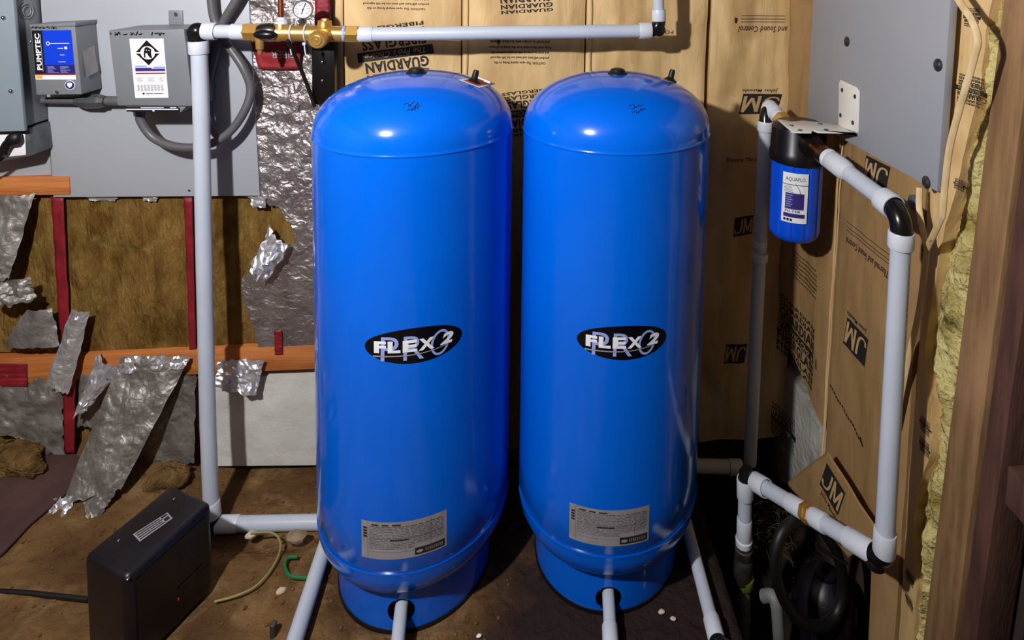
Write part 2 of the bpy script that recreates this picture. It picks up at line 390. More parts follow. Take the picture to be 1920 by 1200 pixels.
def jm_logo(parent, P, u, v, w, h, rot, tail=True, skew=0.0, mirror=1):
    f = local(P, u, v, rot, 0.0012, skew=skew); g = local(P, u, v, rot, 0.0020, skew=skew)
    b = MB(); b.grid(lambda a, c: f(w * (a - .5) + 0.12 * w * (c - .5), h * (c - .5)), 6, 5)
    blk = b.build('printed_logo', 'kraft_print', parent)
    t = MB(); m_ = lambda a, c: g(w * (a + .10 * (c - .5)), h * (c - .5) * .78)
    k_ = lambda pts, wd: [t.stroke([a, b_], wd, m_) for a, b_ in zip(pts, pts[1:])]
    k_([(-.10, .97), (-.10, .40), (-.15, .16), (-.26, .06), (-.40, .10), (-.44, .30)], .085); k_([(.05, .0), (.05, 1.0)], .085); k_([(.05, 1.0), (.235, .12)], .085); k_([(.235, .12), (.42, 1.0)], .085); k_([(.42, 1.0), (.42, .0)], .085)
    t.build('lettering', 'kraft_light', blk, smooth=False)
    if tail:
        t = MB(); t.text('Johns Manville', f, 0.0, -h * 0.68, w * 0.92, h * 0.2, shear=0.25, bold=0.01); t.build('printed_line', 'kraft_print', parent)
def guardian_logo(parent, P, u, v, w, rot, rows=(1, 1, 1, 1), skew=0.0):
    f = local(P, u, v, rot, 0.0012, skew=skew); g = local(P, u, v, rot, 0.0021, skew=skew)
    b = MB(); y = 0.46 * w
    for hh in (0.055, 0.075): b.text('GUARDIAN', f, 0, y - hh * w / 2, w * 0.84, hh * w, bold=0.032); y -= (hh + 0.02) * w
    b.text('GUARDIAN', f, 0, y - 0.075 * w, w * 0.84, 0.15 * w, bold=0.036); y -= 0.165 * w
    b.grid(lambda a, c: f(w * (a - .5), y - 0.13 * w * c), 8, 2); yb = y - 0.065 * w; y -= 0.15 * w
    b.text('FIBERGLASS', f, 0, y - 0.07 * w, w * 0.84, 0.14 * w, bold=0.032); y -= 0.16 * w
    for hh in (0.075, 0.055): b.text('FIBERGLASS', f, 0, y - hh * w / 2, w * 0.84, hh * w, bold=0.03); y -= (hh + 0.02) * w
    o = b.build('printed_logo', 'kraft_print', parent)
    t = MB(); t.text("The Pro's Choice", g, 0, yb, w * 0.8, 0.085 * w, shear=0.25); t.build('lettering', 'kraft_light', o)
def fine_print(parent, P, u, v, w, h, rot, lines, skew=0.0):
    f = local(P, u, v, rot, 0.0012, skew=skew); b = MB(); n = len(lines); lh = h / n
    for i, l in enumerate(lines): b.text(l, f, 0, h / 2 - (i + .5) * lh, w * min(1, len(l) / max(map(len, lines))) , lh * 0.66, bold=0.02, res=1)
    b.build('fine_print', 'kraft_print', parent)
CAUT = ['CAUTION: This open natural facing on this', 'product will burn and must not be left exposed', 'and must be covered with an approved material.', 'Keep open flame away from the facing at all times', 'and install in contact with the finish material']
xs = [aY(x, 110, YW).x for x in (622, 645, 865, 1097, 1325)] + [0.948]
zt = 1.78
lab = ['narrow kraft paper faced insulation strip beside the crinkled foil',
       'kraft paper faced batt behind the left tank, with slanted upside down lettering above the tank',
       'kraft paper faced batt above the gap between the two blue tanks',
       'unprinted wrinkled kraft paper batt behind the right tank and black pipe elbow',
       'kraft paper batt in the back corner, upside down logo beside the filter pipe']
B = []
for i in range(5):
    r, P = batt('back', xs[i] + (0.010 if i == 4 else 0.0025), xs[i + 1] - (0.005 if i == 3 else 0.0025), -0.02, zt, 3.7 * i + 1, lab[i], amp=0.010 if i else 0.004, rough=(0.006, 0.008, 0.010, 0.016, 0.018)[i], nu=44 if i else 6)
    B.append((r, P))
    if i in (2, 3): seam_flange(P, xs[i] + 0.012, 0.2, zt, r)
def uv(x, y): q = aY(x, y, YW - 0.008); return q.x, q.z
r, P = B[1]
u, v = uv(741, 112); guardian_logo(r, P, u, v + 0.035, 0.236, PI + 0.14)
u, v = uv(743, -2); fine_print(r, P, u, v, 0.215, 0.075, PI, CAUT)
r, P = B[2]
u, v = uv(975, 98); fine_print(r, P, u, v, 0.200, 0.085, PI, CAUT)
u, v = uv(985, -12); guardian_logo(r, P, u, v + 0.03, 0.2, PI + 0.08)
u, v = uv(990, 205); guardian_logo(r, P, u, v, 0.19, PI + 0.12)
b = MB(); f = local(P, *uv(935, 78), 0, 0.0012); b.poly([(0, -.012), (.006, 0), (0, .01), (-.006, 0)], f); b.build('printed_mark', 'kraft_print', r)
r, P = B[3]
b = MB(); u, v = uv(1256, 61); b.text('FO', local(P, u, v, PI, 0.0012), 0, 0, 0.03, 0.012, bold=0.01); b.build('printed_line', 'kraft_print', r)
r, P = B[4]
u, v = uv(1425, 55); b = MB(); f = local(P, u, v, PI, 0.0012); b.text('and Sound Control', f, -0.01, 0, 0.175, 0.021, shear=0.25, bold=0.008)
for k in (0.024, 0.034, 0.045): b.bar(-0.09, -k, 0.07, -k - 0.002, f, 6)
b.build('printed_line', 'kraft_print', r)
b = MB(); f = local(P, *uv(1379, 37), 0, 0.0012); b.poly([(-.003, -.012), (.004, -.01), (.006, .006), (-.006, .008)], f); b.build('printed_mark', 'kraft_print', r)
u, v = uv(1425, 195); jm_logo(r, P, u, v, 0.136, 0.070, PI)
u, v = uv(1390, 300); b = MB(); b.text('Shipping Mark', local(P, u, v, 0, 0.0012), 0, 0, 0.11, 0.017, shear=0.2); b.build('printed_line', 'kraft_print', r)
u, v = uv(1395, 425); jm_logo(r, P, u, v, 0.07, 0.07, 0.1, False)
u, v = uv(1380, 665); jm_logo(r, P, u, v, 0.075, 0.07, PI, False)

# right wall batts: u = -Y
def uw(x, y, X=XW - 0.01): q = aX(x, y, X); return -q.y, q.z
slabtop = lambda u: 0.40 + 0.0 * u
uA0, uA1, uB1 = -2.0, -1.672, -1.298
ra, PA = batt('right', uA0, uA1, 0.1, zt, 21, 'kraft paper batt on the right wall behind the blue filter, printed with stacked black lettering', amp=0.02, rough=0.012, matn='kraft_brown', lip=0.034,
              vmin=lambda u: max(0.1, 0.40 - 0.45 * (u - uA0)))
bA, bB = uw(1540, 935), uw(1640, 1075)
def bmin(u):
    return bA[1] + (bB[1] - bA[1]) * (u - bA[0]) / (bB[0] - bA[0]) if u < bB[0] else -0.1
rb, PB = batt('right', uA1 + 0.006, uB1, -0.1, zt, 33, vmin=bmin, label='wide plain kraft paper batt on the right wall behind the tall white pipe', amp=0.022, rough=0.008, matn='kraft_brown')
for uu in (uA1 - 0.008, uA1 + 0.018): seam_flange(PB, uu, 0.15, zt, rb, 0.012)
u, v = uw(1512, 512); fine_print(ra, PA, u, v, 0.17, 0.10, 0.0, CAUT + CAUT[:2])
u, v = uw(1497, 645); guardian_logo(ra, PA, u, v, 0.26, 0.0)
u, v = uw(1470, 800); guardian_logo(ra, PA, u, v, 0.15, 0.1)
u, v = uw(1630, 480); b = MB(); f = local(PB, u, v, PI, 0.0012); b.text('Thermal and Sound Control', f, 0, 0, 0.2, 0.02, shear=0.25, bold=0.008)
for k in (0.028, 0.038, 0.052): b.bar(-0.1, -k, 0.1, -k - 0.002, f, 8)
b.build('printed_line', 'kraft_print', rb)
u, v = uw(1609, 640); jm_logo(rb, PB, u, v, 0.105, 0.085, PI)
u, v = uw(1650, 325); jm_logo(rb, PB, u, v, 0.10, 0.07, PI)
# printed dashed arrow
b = MB(); f = local(PB, 0, 0, 0, 0.0014)
pa = uw(1563, 722); pb = uw(1622, 832)
for k in range(16):
    t0, t1 = k / 16, (k + 0.7) / 16
    b.stroke([(pa[0] + (pb[0] - pa[0]) * t, pa[1] + (pb[1] - pa[1]) * t + 0.002 * math.sin(t * 20)) for t in (t0, t1)], 0.007, f)
b.stroke([(pb[0] - 0.012, pb[1] + 0.01), (pb[0] + 0.004, pb[1] - 0.004)], 0.008, f)
b.build('printed_arrow', 'kraft_print', rb)
edge = sorted([(v, u) for u, v in (uw(*q, XW) for q in ((1880, -120), (1852, 50), (1838, 165), (1808, 290), (1796, 360), (1776, 430), (1764, 490), (1748, 560), (1734, 650), (1742, 780), (1748, 850), (1722, 920), (1712, 1000), (1722, 1100), (1716, 1190)))])
def cedge(v):
    for (v0, u0), (v1, u1) in zip(edge, edge[1:]):
        if v <= v1: return u0 + (u1 - u0) * max(0, (v - v0)) / (v1 - v0) + 0.004 * noise.noise(V((v * 30, 1, 2)))
    return edge[-1][1]
rc, PC = batt('right', uB1 + 0.012, -1.10, -0.2, zt, 45, u1f=cedge, label= 'narrow kraft paper strip with black lettering beside the hanging cream cable', amp=0.004, rough=0.008, nu=12)
for x, y, w in ((1816, 30, .05), (1812, 165, .078), (1794, 345, .030), (1728, 800, .042), (1728, 840, .042), (1700, 1085, .036), (1698, 1130, .036)):
    u, v = uw(x, y); guardian_logo(rc, PC, u, v, w, PI if y < 400 else 0.1)
# bulging torn flap with the upright logo at the bottom of the right wall
def flap_P(u, v, off=0.0):
    t = max(0, min(1, (0.52 - v) / 0.35)); return V((XW - 0.03 - 0.055 * t - 0.004 * noise.noise(V((u * 12, v * 12, 2))) - off, -u, v))
r = thing('paper_flap', 'torn brown kraft paper flap with an upright logo, low on the right wall', 'paper', (XW - 0.06, 1.4, 0.15))
c0, c1, c2, c3 = uw(1502, 905, XW - .04), uw(1568, 845, XW - .04), uw(1650, 1010, XW - .07), uw(1600, 1045, XW - .07)
def fl(a, c): 
    p = [(c0[i] * (1 - a) + c3[i] * a) * (1 - c) + (c1[i] * (1 - a) + c2[i] * a) * c for i in (0, 1)]
    return flap_P(*p)
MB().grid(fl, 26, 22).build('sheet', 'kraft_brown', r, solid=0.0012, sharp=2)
u, v = uw(1570, 915, XW - .06); jm_logo(r, flap_P, u, v, 0.10, 0.075, 0.0, skew=0.0)

# yellow fibreglass spilling out between paper and stud
b = MB()
def fluff(a, c):
    z = -0.3 + 2.1 * c; y0 = -cedge(z) + 0.012; yr = e1(z); y = yr + (max(y0, yr + .02) - yr) * a
    e = 0.020 * noise.noise(V((z * 7, 3, a * 2))) ; n1 = noise.fractal(V((y * 26, z * 17, 7)), 0.8, 2.0, 6)
    y += e * a
    return V((XW + 0.034 - 0.026 * math.sin(PI * min(1, a * 1.05)) - 0.015 * n1, y, z))
b.grid(fluff, 26, 420)
tag(b.build('insulation_fluff', 'fluff', sharp=3), 'yellow loose fibreglass fluff between the kraft paper and the brown post', 'insulation', kind='stuff')
# painted plaster patch low in the back right corner
b = MB()
sl = [uw(*p) for p in ((1442, 660), (1480, 720), (1524, 800), (1530, 850), (1516, 905), (1490, 912), (1450, 905), (1420, 880), (1408, 800), (1412, 700))]
b.prism([V((XW + 0.012, -p[0], p[1])) for p in sl], (0.05, 0, 0))
tag(b.build('plaster_patch', 'plaster', bevel=0.004), 'rough white plaster chunk at the foot of the right wall behind the filter pipe', 'plaster')

# ---------------------------------------------------------------- left wall bays
def slab(name, label, cat, pts, Y, th, m, bevel=0.0, rough=0.004, seed=1, n=(30, 30)):
    """upright sheet bounded left/right and top/bottom by photo corners tl, tr, br, bl at depth Y"""
    tl, tr, br, bl = [aY(x, y, Y) for x, y in pts]
    def fr(a, c):
        p = (tl * (1 - a) + tr * a) * (1 - c) + (bl * (1 - a) + br * a) * c
        e = min(a, 1 - a, c, 1 - c); k = min(1, e * 12)
        return p + V((0, -k * rough * (noise.noise(V((p.x * 9, p.z * 6, seed))) + 0.5 * noise.noise(V((p.x * 31, p.z * 17, seed)))), 0))
    b = MB(); b.grid(fr, *n)
    for a in (0, 1): b.grid(lambda s_, c, a=a: fr(a, c) + V((0, th * s_, 0)), 1, n[1])
    for c in (0, 1): b.grid(lambda a, s_, c=c: fr(a, c) + V((0, th * s_, 0)), n[0], 1)
    o = b.build(name, m, merge=True, sharp=0.9)
    if cat: tag(o, label, cat)
    return o
slab('insulation_board', 'bare brown fibre insulation in the bay below the wide grey board', 'insulation', [(114, 350), (352, 350), (362, 662), (132, 662)], YW, 0.06, 'brown_board', rough=0.010, seed=2, n=(60, 60))
slab('insulation_board', 'bare brown fibre insulation between the white riser and the torn foil', 'insulation', [(366, 350), (560, 350), (580, 662), (372, 662)], YW + 0.004, 0.06, 'brown_board', rough=0.008, seed=5, n=(50, 50))
slab('insulation_board', 'narrow bare brown insulation left of the red strip, below the orange rail', 'insulation', [(-40, 362), (98, 362), (112, 660), (-40, 660)], YW + 0.002, 0.06, 'brown_board', rough=0.008, seed=8, n=(40, 50))
slab('insulation_board', 'dirty brown insulation below the lower rail, behind the hanging foil sheets', 'insulation', [(-60, 704), (398, 704), (404, 905), (-60, 905)], YW + 0.004, 0.06, 'brown_board', rough=0.012, seed=11, n=(60, 40))
slab('foam_board', 'dirty white foam board low on the wall, left of the left tank', 'board', [(402, 706), (606, 706), (606, 872), (406, 874)], YW - 0.006, 0.05, 'white_slab', rough=0.003, seed=4, n=(40, 30))
def red(label, pts, Y): 
    tl, tr, br, bl = [aY(x, y, Y) for x, y in pts]
    b = MB(); b.grid(lambda a, c: (tl * (1 - a) + tr * a) * (1 - c) + (bl * (1 - a) + br * a) * c + V((0, -0.003 * noise.noise(V((c * 9, a * 2, tl.x))), 0)), 4, 30)
    tag(b.build('red_strip', 'red_facing', solid=0.002, sharp=2), label, 'strip')
red('long red facing strip left of the bare brown insulation, below the grey board', [(96, 368), (119, 368), (133, 640), (114, 642)], YW - 0.015)
red('red facing strip hanging below the lower rail among the foil sheets', [(116, 642), (143, 640), (140, 850), (122, 850)], YW - 0.042)
red('thin red facing strip just behind the white riser pipe', [(345, 370), (361, 370), (368, 660), (356, 660)], YW - 0.014)
red('square red facing scrap at the left edge, below the lower rail', [(-30, 682), (50, 682), (52, 724), (-30, 726)], YW - 0.024)
red('small red tag on the foil, just left of the left tank', [(514, 620), (529, 620), (530, 664), (516, 664)], YW - 0.024)

# ---- foil
def foil(label, corners, Y, seed, m='foil', n=(40, 40), crumple=0.012, ragged=0.012, th=0.0008, curl=0.0, holes=None, name='foil_sheet', freq=1.0, facet=False, fade=0.0, parent=None):
    """corners: photo points tl, tr, br, bl ; Y: depth of each corner (or one)"""
    Ys = Y if isinstance(Y, (list, tuple)) else [Y] * 4
    tl, tr, br, bl = [aY(c[0], c[1], y) for c, y in zip(corners, Ys)]
    nrm = (tr - tl).cross(tl - bl).normalized()
    if nrm.y > 0: nrm = -nrm
    def fr(a, c):
        ra = a; rc = c
        if ragged:
            e = ragged * 6
            rc = c + e * (noise.noise(V((a * 9, seed, 1.3))) * (1 if c > .5 else .4)) * abs(2 * c - 1) ** 4
            ra = a + e * noise.noise(V((c * 9, seed, 4.3))) * abs(2 * a - 1) ** 4 * 0.5
        p = (tl * (1 - ra) + tr * ra) * (1 - rc) + (bl * (1 - ra) + br * ra) * rc
        q = V((p.x * 16, p.z * 16, seed)) * freq
        d = noise.noise(q) + 0.6 * abs(noise.noise(q * 2.1)) + 0.35 * abs(noise.noise(q * 4.7)) - 0.3
        if facet:
            j = V((noise.noise(q * 7 + V((5, 0, 0))), 0, noise.noise(q * 7 + V((0, 9, 0))))) * crumple * .9
            return p + j + nrm * (crumple * (d + 1.2 * noise.noise(q * 6.3)) + curl * math.sin(PI * a))
        return p + nrm * (crumple * (1 - fade * c) * d + curl * math.sin(PI * a))
    b = MB(); b.grid(fr, n[0], n[1], skip=holes)
    o = b.build(name, m, parent, solid=th, sharp=0.5, smooth=not facet)
    return tag(o, label, 'foil') if label else o
def torn(a, c):      # bare bay left edge of the facing: the tear runs in and out
    edge = 0.30 + 0.0
    pts = [(0, .0), (.50, .0), (.56, .0), (.585, .16), (.60, .42), (.66, .60), (.70, .62), (.74, .30), (.80, .02), (.86, .04), (.93, .16), (.985, .22), (1, .22)]
    for (c0, e0), (c1, e1) in zip(pts, pts[1:]):
        if c0 <= c <= c1: edge = e0 + (e1 - e0) * (c - c0) / max(1e-6, c1 - c0); break
    return a < edge
foil('tall crinkled silver foil facing between the grey board and the left tank', [(462, -30), (622, -30), (612, 655), (446, 655)], YW - 0.018, 3, 'foil_tint', (80, 230), 0.009, 0.0, fade=0.85, holes=lambda a, c: torn(a, (c * 685 - 0) / 685), freq=1.6)
r = thing('red_patch', 'red printed patch on the crinkled foil under the brass manifold', 'patch', aY(520, 130, YW - 0.03))
tl, tr, br, bl = [aY(x, y, YW - 0.036) for x, y in ((470, 78), (564, 78), (562, 130), (486, 130))]
b = MB(); pf = lambda a, c: (tl * (1 - a) + tr * a) * (1 - c) + (bl * (1 - a) + br * a) * c + V((0, -0.004 * noise.noise(V((a * 5, c * 3, 1))), 0))
b.grid(pf, 14, 8).build('sheet', 'red_facing', r, solid=0.0012, sharp=2)
t = MB(); t.text('FIBER', lambda x, y: pf(.5 + x, .5 - y) + V((0, -0.003, 0)), 0.12, 0.04, 0.5, 0.26, bold=0.0, rot=PI); t.build('lettering', 'grey_print', r)
red('deep red facing patch behind the gauge at the top of the wall', [(592, -30), (619, -30), (618, 52), (590, 52)], YW - 0.034)
foil('bright crumpled foil scrap sticking out of the torn facing, left of the left tank', [(505, 424), (542, 462), (500, 528), (472, 498)], [1.955, 1.94, 1.93, 1.95], 9, 'foil_bright', (11, 12), 0.013, 0.02, curl=0.02, facet=True)
foil('small bright foil tab under the lower right corner of the grey board', [(470, 370), (497, 370), (498, 390), (473, 388)], YW - 0.03, 12, 'foil_bright', (9, 8), 0.004, 0.02, facet=True)
foil('small foil fringe under the middle of the grey board, left piece', [(164, 369), (222, 369), (216, 378), (168, 376)], YW - 0.012, 13, 'foil_bright', (14, 5), 0.003, 0.04, facet=True)
foil('small foil fringe under the grey board, just left of the riser', [(266, 369), (296, 369), (292, 378), (270, 377)], YW - 0.012, 14, 'foil_bright', (9, 5), 0.003, 0.04, facet=True)
foil('curling grey foil flap hanging below the orange rail at the left edge', [(-20, 364), (66, 364), (16, 524), (-30, 520)], [1.955, 1.95, 1.90, 1.93], 15, 'foil_dull', (30, 40), 0.010, 0.01, curl=0.015)
foil('rumpled foil wad at the left edge, under the curling flap', [(-20, 520), (60, 518), (70, 560), (-20, 572)], [1.93, 1.93, 1.92, 1.92], 16, 'foil_dull', (30, 20), 0.022, 0.03, curl=0.03)
foil('grey foil flap resting on the lower rail, left of the red strip', [(48, 582), (96, 578), (112, 648), (4, 652)], [1.95, 1.95, 1.94, 1.94], 17, 'foil_dull', (26, 24), 0.006, 0.01, curl=0.01)
foil('long narrow foil strip leaning across the lower rail, right of the red strip', [(134, 578), (168, 584), (130, 738), (86, 720)], [1.95, 1.95, 1.92, 1.92], 18, 'foil', (24, 50), 0.010, 0.01, curl=0.012)
foil('bright creased foil flap folded over the lower rail', [(186, 658), (228, 690), (160, 772), (140, 775)], [1.955, 1.945, 1.91, 1.93], 19, 'foil_bright', (10, 16), 0.008, 0.01, curl=0.02, facet=True)
big = foil('large dull foil sheet sliding from the lower rail down to the dirt floor', [(228, 668), (356, 670), (226, 920), (116, 942)], [1.955, 1.955, 1.83, 1.83], 20, 'foil_dull', (60, 90), 0.008, 0.004, curl=0.012)
foil(None, [(238, 668), (356, 669), (344, 692), (226, 700)], [1.945, 1.945, 1.935, 1.935], 31, 'foil_bright', (26, 6), 0.006, 0.02, facet=True, name='folded_edge', parent=big)
foil('torn bright foil tongue on the dirt at the foot of the large foil sheet', [(100, 936), (148, 930), (104, 992), (66, 1006)], [1.83, 1.84, 1.775, 1.77], 21, 'foil_bright', (12, 14), 0.009, 0.03, facet=True)
foil('forked foil tail lying on the dirt beside the torn tongue', [(150, 925), (222, 915), (186, 968), (160, 972)], [1.835, 1.825, 1.80, 1.795], 22, 'foil_dull', (26, 22), 0.010, 0.03)
foil('grey foil sheet below the lower rail, left of the riser, with a fringed hem', [(306, 704), (368, 704), (362, 872), (252, 862)], [1.965, 1.965, 1.95, 1.95], 23, 'foil_dull', (40, 60), 0.007, 0.012)
foil('foil flap folded over the lower rail, right of the riser', [(410, 676), (496, 674), (480, 742), (404, 728)], [1.955, 1.955, 1.94, 1.94], 24, 'foil_bright', (14, 12), 0.007, 0.01, facet=True)
foil('dirty foil sheet at the left edge, below the red scrap', [(-40, 700), (118, 712), (122, 862), (-40, 800)], [1.968, 1.965, 1.955, 1.955], 25, 'foil_dull', (44, 40), 0.010, 0.02)
foil('dull foil behind the long strip, under the lower rail', [(150, 700), (232, 700), (180, 800), (140, 800)], [1.972, 1.972, 1.96, 1.96], 26, 'foil_dull', (24, 24), 0.008, 0.01)

# ---------------------------------------------------------------- pressure tanks
R, RS, ZT, ZB, HD = 0.254, 0.203, 1.229, 0.2094, 0.146
def dome_z(r, h=HD, e=2.25): return h * max(0.0, 1 - min(1, r / R) ** e) ** (1 / e)
def hit_dome(px, py, X, Y):
    w = ray(px, py); t = 1.0; last = None
    while t < 3:
        p = C0 + w * t; r = math.hypot(p.x - X, p.y - Y)
        if r < R and p.z < ZT + dome_z(r):
            for _ in range(20):
                t -= 0.0002; p = C0 + w * t
                if p.z > ZT + dome_z(math.hypot(p.x - X, p.y - Y)) or math.hypot(p.x - X, p.y - Y) > R: break
            return p
        t += 0.004
    return C0 + w * 1.7
def ink(parent, strokes, fn, r=0.0011, m='ink', name='handwriting', n=5):
    b = MB()
    for s_ in strokes: b.tube(smooth_path([fn(*p) for p in s_], 4), r, n)
    return b.build(name, m, parent)
def tank(X, Y, label, badge_px, label_px, hole_px, valve_px, ink_px, sticker):
    T = thing('pressure_tank', label, 'tank', (X, Y, 0.0), 'blue pressure tanks')
    A = V((X, Y, 0)); zax = (0, 0, 1); N = 96
    pr = [(ZT + dome_z(R * k / 40), max(1e-4, R * k / 40)) for k in range(0, 34)]
    pr += [(ZT + dome_z(R * k), R * k) for k in (0.84, .87, .9, .925, .945, .962, .976, .987, .995, .999)] + [(ZT + .0035, R + .0001), (ZT + .0020, R + .0012), (ZT, R + .0017), (ZT - .0020, R + .0012), (ZT - .0035, R - .0002)]
    MB().lathe(A, zax, pr, N, caps=False).build('upper_dome', 'blue_paint', T, sharp=1.2)
    MB().lathe(A, zax, [(ZT - .0030, R - .0002), (ZT - .1, R), (0.8, R), (0.5, R), (ZB + .1, R), (ZB + .0035, R - .0004), (ZB - .002, R - .004)], N, caps=False).build('body', 'blue_paint', T, sharp=1.2)
    pr = [(ZB + .004, R - .004), (ZB + .003, R + .0008), (ZB, R + .0010), (ZB - .003, R)] + [(ZB - dome_z(R * k), R * k) for k in (.998, .99, .98, .965, .945, .92, .89, .85, .8, .74, .66, .5, .3, .02)]
    MB().lathe(A, zax, pr, N, caps=False).build('lower_dome', 'blue_paint', T, sharp=1.2)
    # skirt with the pipe hole
    ha, hz = aCyl(*hole_px, X, Y, RS); hr = 0.0335
    na, nz, z0, z1 = 260, 26, 0.004, 0.145
    vs = []; keep = []
    for j in range(nz + 1):
        for i in range(na):
            a = 2 * PI * i / na; z = z0 + (z1 - z0) * j / nz
            da = (a - ha + PI) % (2 * PI) - PI; s_ = da * RS; d = math.hypot(s_, z - hz)
            if 0 < d and abs(d - hr) < 0.0034: s_ *= hr / d; z = hz + (z - hz) * hr / d; a = ha + s_ / RS
            vs.append(V((X + RS * math.sin(a), Y - RS * math.cos(a), z)))
    fs = []
    for j in range(nz):
        for i in range(na):
            i2 = (i + 1) % na; a = 2 * PI * (i + .5) / na; z = z0 + (z1 - z0) * (j + .5) / nz
            da = (a - ha + PI) % (2 * PI) - PI
            if math.hypot(da * RS, z - hz) > hr - 0.0005: fs.append((j * na + i, j * na + i2, (j + 1) * na + i2, (j + 1) * na + i))
    b = MB(); b.add(vs, fs); b.build('skirt', 'blue_paint', T, solid=0.002, sharp=0.7)
    MB().lathe(A, zax, [(-0.004, RS - .008), (-0.004, RS + .003), (0.009, RS + .003), (0.009, RS - .008), (-0.004, RS - .008)], N, caps=False).build('base_ring', 'black_rubber', T)
    MB().lathe((X, Y, ZT + HD - 0.004), zax, [(0, .027), (.006, .0265), (.009, .022), (.016, .018), (.0185, .012), (.019, .001)], 28, caps=False).build('top_plug', 'black_rubber', T)
    # air valve on its sticker
    p = hit_dome(*valve_px, X, Y); nrm = V(((p.x - X) * 0.5, (p.y - Y) * 0.5, 0.30)).normalized()
    def onD(px, py, off=0.0008):
        q = hit_dome(px, py, X, Y); return q + V(((q.x - X) * 1.5, (q.y - Y) * 1.5, 0.22)).normalized() * off
    if sticker:
        st = MB(); tl, tr, br, bl = sticker
        g = lambda a, c, o=0.0008: onD((tl[0] * (1 - a) + tr[0] * a) * (1 - c) + (bl[0] * (1 - a) + br[0] * a) * c, (tl[1] * (1 - a) + tr[1] * a) * (1 - c) + (bl[1] * (1 - a) + br[1] * a) * c, o)
        sk = st.grid(g, 12, 8).build('warning_sticker', 'label_white', T, sharp=2)
        MB().grid(lambda a, c: g(.12 + .74 * a, .12 + .7 * c, .0016), 10, 6).build('red_field', 'red_label', sk, sharp=2)
    v = MB().lathe(p - nrm * 0.002, nrm, [(0, .018), (.004, .0175), (.009, .011), (.012, .0085), (.028, .008), (.03, .0075), (.0335, .0068), (.034, .001)], 20, caps=False).build('air_valve', 'black_rubber', T)
    ink(T, ink_px, lambda x, y: onD(x, y, 0.0003), 0.0009)
    # oval badge
    a0, zc = aCyl(*badge_px, X, Y, R)
    def cyl(off, a0=a0, zc=zc): return lambda u, w: V((X + (R + off) * math.sin(a0 + u / R), Y - (R + off) * math.cos(a0 + u / R), zc + w))
    f0, f1, f2, f3 = cyl(.0006), cyl(.0016), cyl(.0024), cyl(.0011)
    BW, BH = 0.113, 0.0428
    b = MB(); ring = 64
    def egg(k, s_, f): 
        t = 2 * PI * k / ring; return f(BW * s_ * math.cos(t), BH * s_ * math.sin(t) * (1 + .06 * math.cos(t)) + 0.0)
    vs = [f0(0, 0)] + [egg(k, s_ / 6, f0) for s_ in range(1, 7) for k in range(ring)]
    fs = [(0, 1 + k, 1 + (k + 1) % ring) for k in range(ring)] + [(1 + j * ring + k, 1 + (j + 1) * ring + k, 1 + (j + 1) * ring + (k + 1) % ring, 1 + j * ring + (k + 1) % ring) for j in range(5) for k in range(ring)]
    b.add(vs, fs); bd = b.build('badge', 'badge_black', T, sharp=2)
    b = MB(); cell = lambda t, x, w, h, f, bold, sh=0.0, y=0.0, rot=0.0: b.text(t, f, x, y, w, h, bold=bold, shear=sh, res=4, rot=rot)
    cell('P', -0.0541, .041, .058, f1, -0.004, 0.02, -.004); cell('R', -0.0005, .046, .058, f1, -0.004, 0.02, -.0045)
    n = 48; b.grid(lambda a, c: f1(.0597 + (.0165 + .0052 * c) * math.cos(2 * PI * a) + .0035 * math.sin(2 * PI * a), -.0035 + (.0250 + .0056 * c) * math.sin(2 * PI * a)), n, 1)
    b.build('lettering', 'lilac_print', bd, smooth=False)
    b = MB()
    for t, x, w in (('F', -.0757, .028), ('L', -.0437, .0285), ('E', -.0086, .032), ('X', .0285, .035)):
        cell(t, x, w, .0285, f2, 0.05, 0.0, .0010)
    cell('2', .0750, .032, .0285, f2, 0.05, 0.25, .003)
    b.build('lettering', 'white_print', bd, smooth=False)
    b = MB(); b.grid(lambda a, c: f2(-.092 + .172 * a, -.0185 + .0065 * (2 * a - 0.8) ** 2 * a - .0036 * c * (1 - a * .6) - 0.001), 30, 1); b.build('underline', 'grey_print', bd, smooth=False)
    # data label
    (lx0, lx1), (ly0, ly1) = label_px
    aL, zL = aCyl((lx0 + lx1) / 2, (ly0 + ly1) / 2, X, Y, R); hw = (aCyl(lx1, (ly0 + ly1) / 2, X, Y, R)[0] - aCyl(lx0, (ly0 + ly1) / 2, X, Y, R)[0]) * R / 2
    hh = 0.0475
    f0, f1 = cyl(.0006, aL, zL), cyl(.0011, aL, zL)
    lb = MB().grid(lambda a, c: f0(hw * (2 * a - 1), hh * (2 * c - 1)), 24, 6).build('data_label', 'label_grey', T, sharp=2)
    b = MB(); rr = random.Random(int(lx0)); rowy = .030
    for k in range(15):
        yy = hh * (0.72 - k * 0.083); x = -hw * .80
        xe = hw * (.92 if k < 12 else .25)
        while x < xe:
            w = rr.uniform(.004, .016); b.bar(x, yy, min(x + w, xe), yy + .0012 + (.0006 if k == 0 else 0), f1, 2); x += w + rr.uniform(.001, .004)
    for k in range(3): b.bar(-hw * .80, hh * (.1 - k * .36), hw * .94, hh * (.1 - k * .36) + .0005, f1, 12)
    for x in (-hw * .84, hw * .62): b.bar(x, -hh * .9, x + .0006, hh * .9, f1)
    b.build('fine_print', 'label_ink', lb, smooth=False)
    b = MB()
    for k in range(4): b.bar(-hw * .95, hh * (.68 - .15 * k), -hw * .87 + .001, hh * (.68 - .15 * k) - .005, f1)
    b.bar(-hw * .3, -hh * .02, hw * .12, hh * .05, f1, 6); b.bar(hw * .26, -hh * .9, hw * .95, -hh * .52, f1, 8)
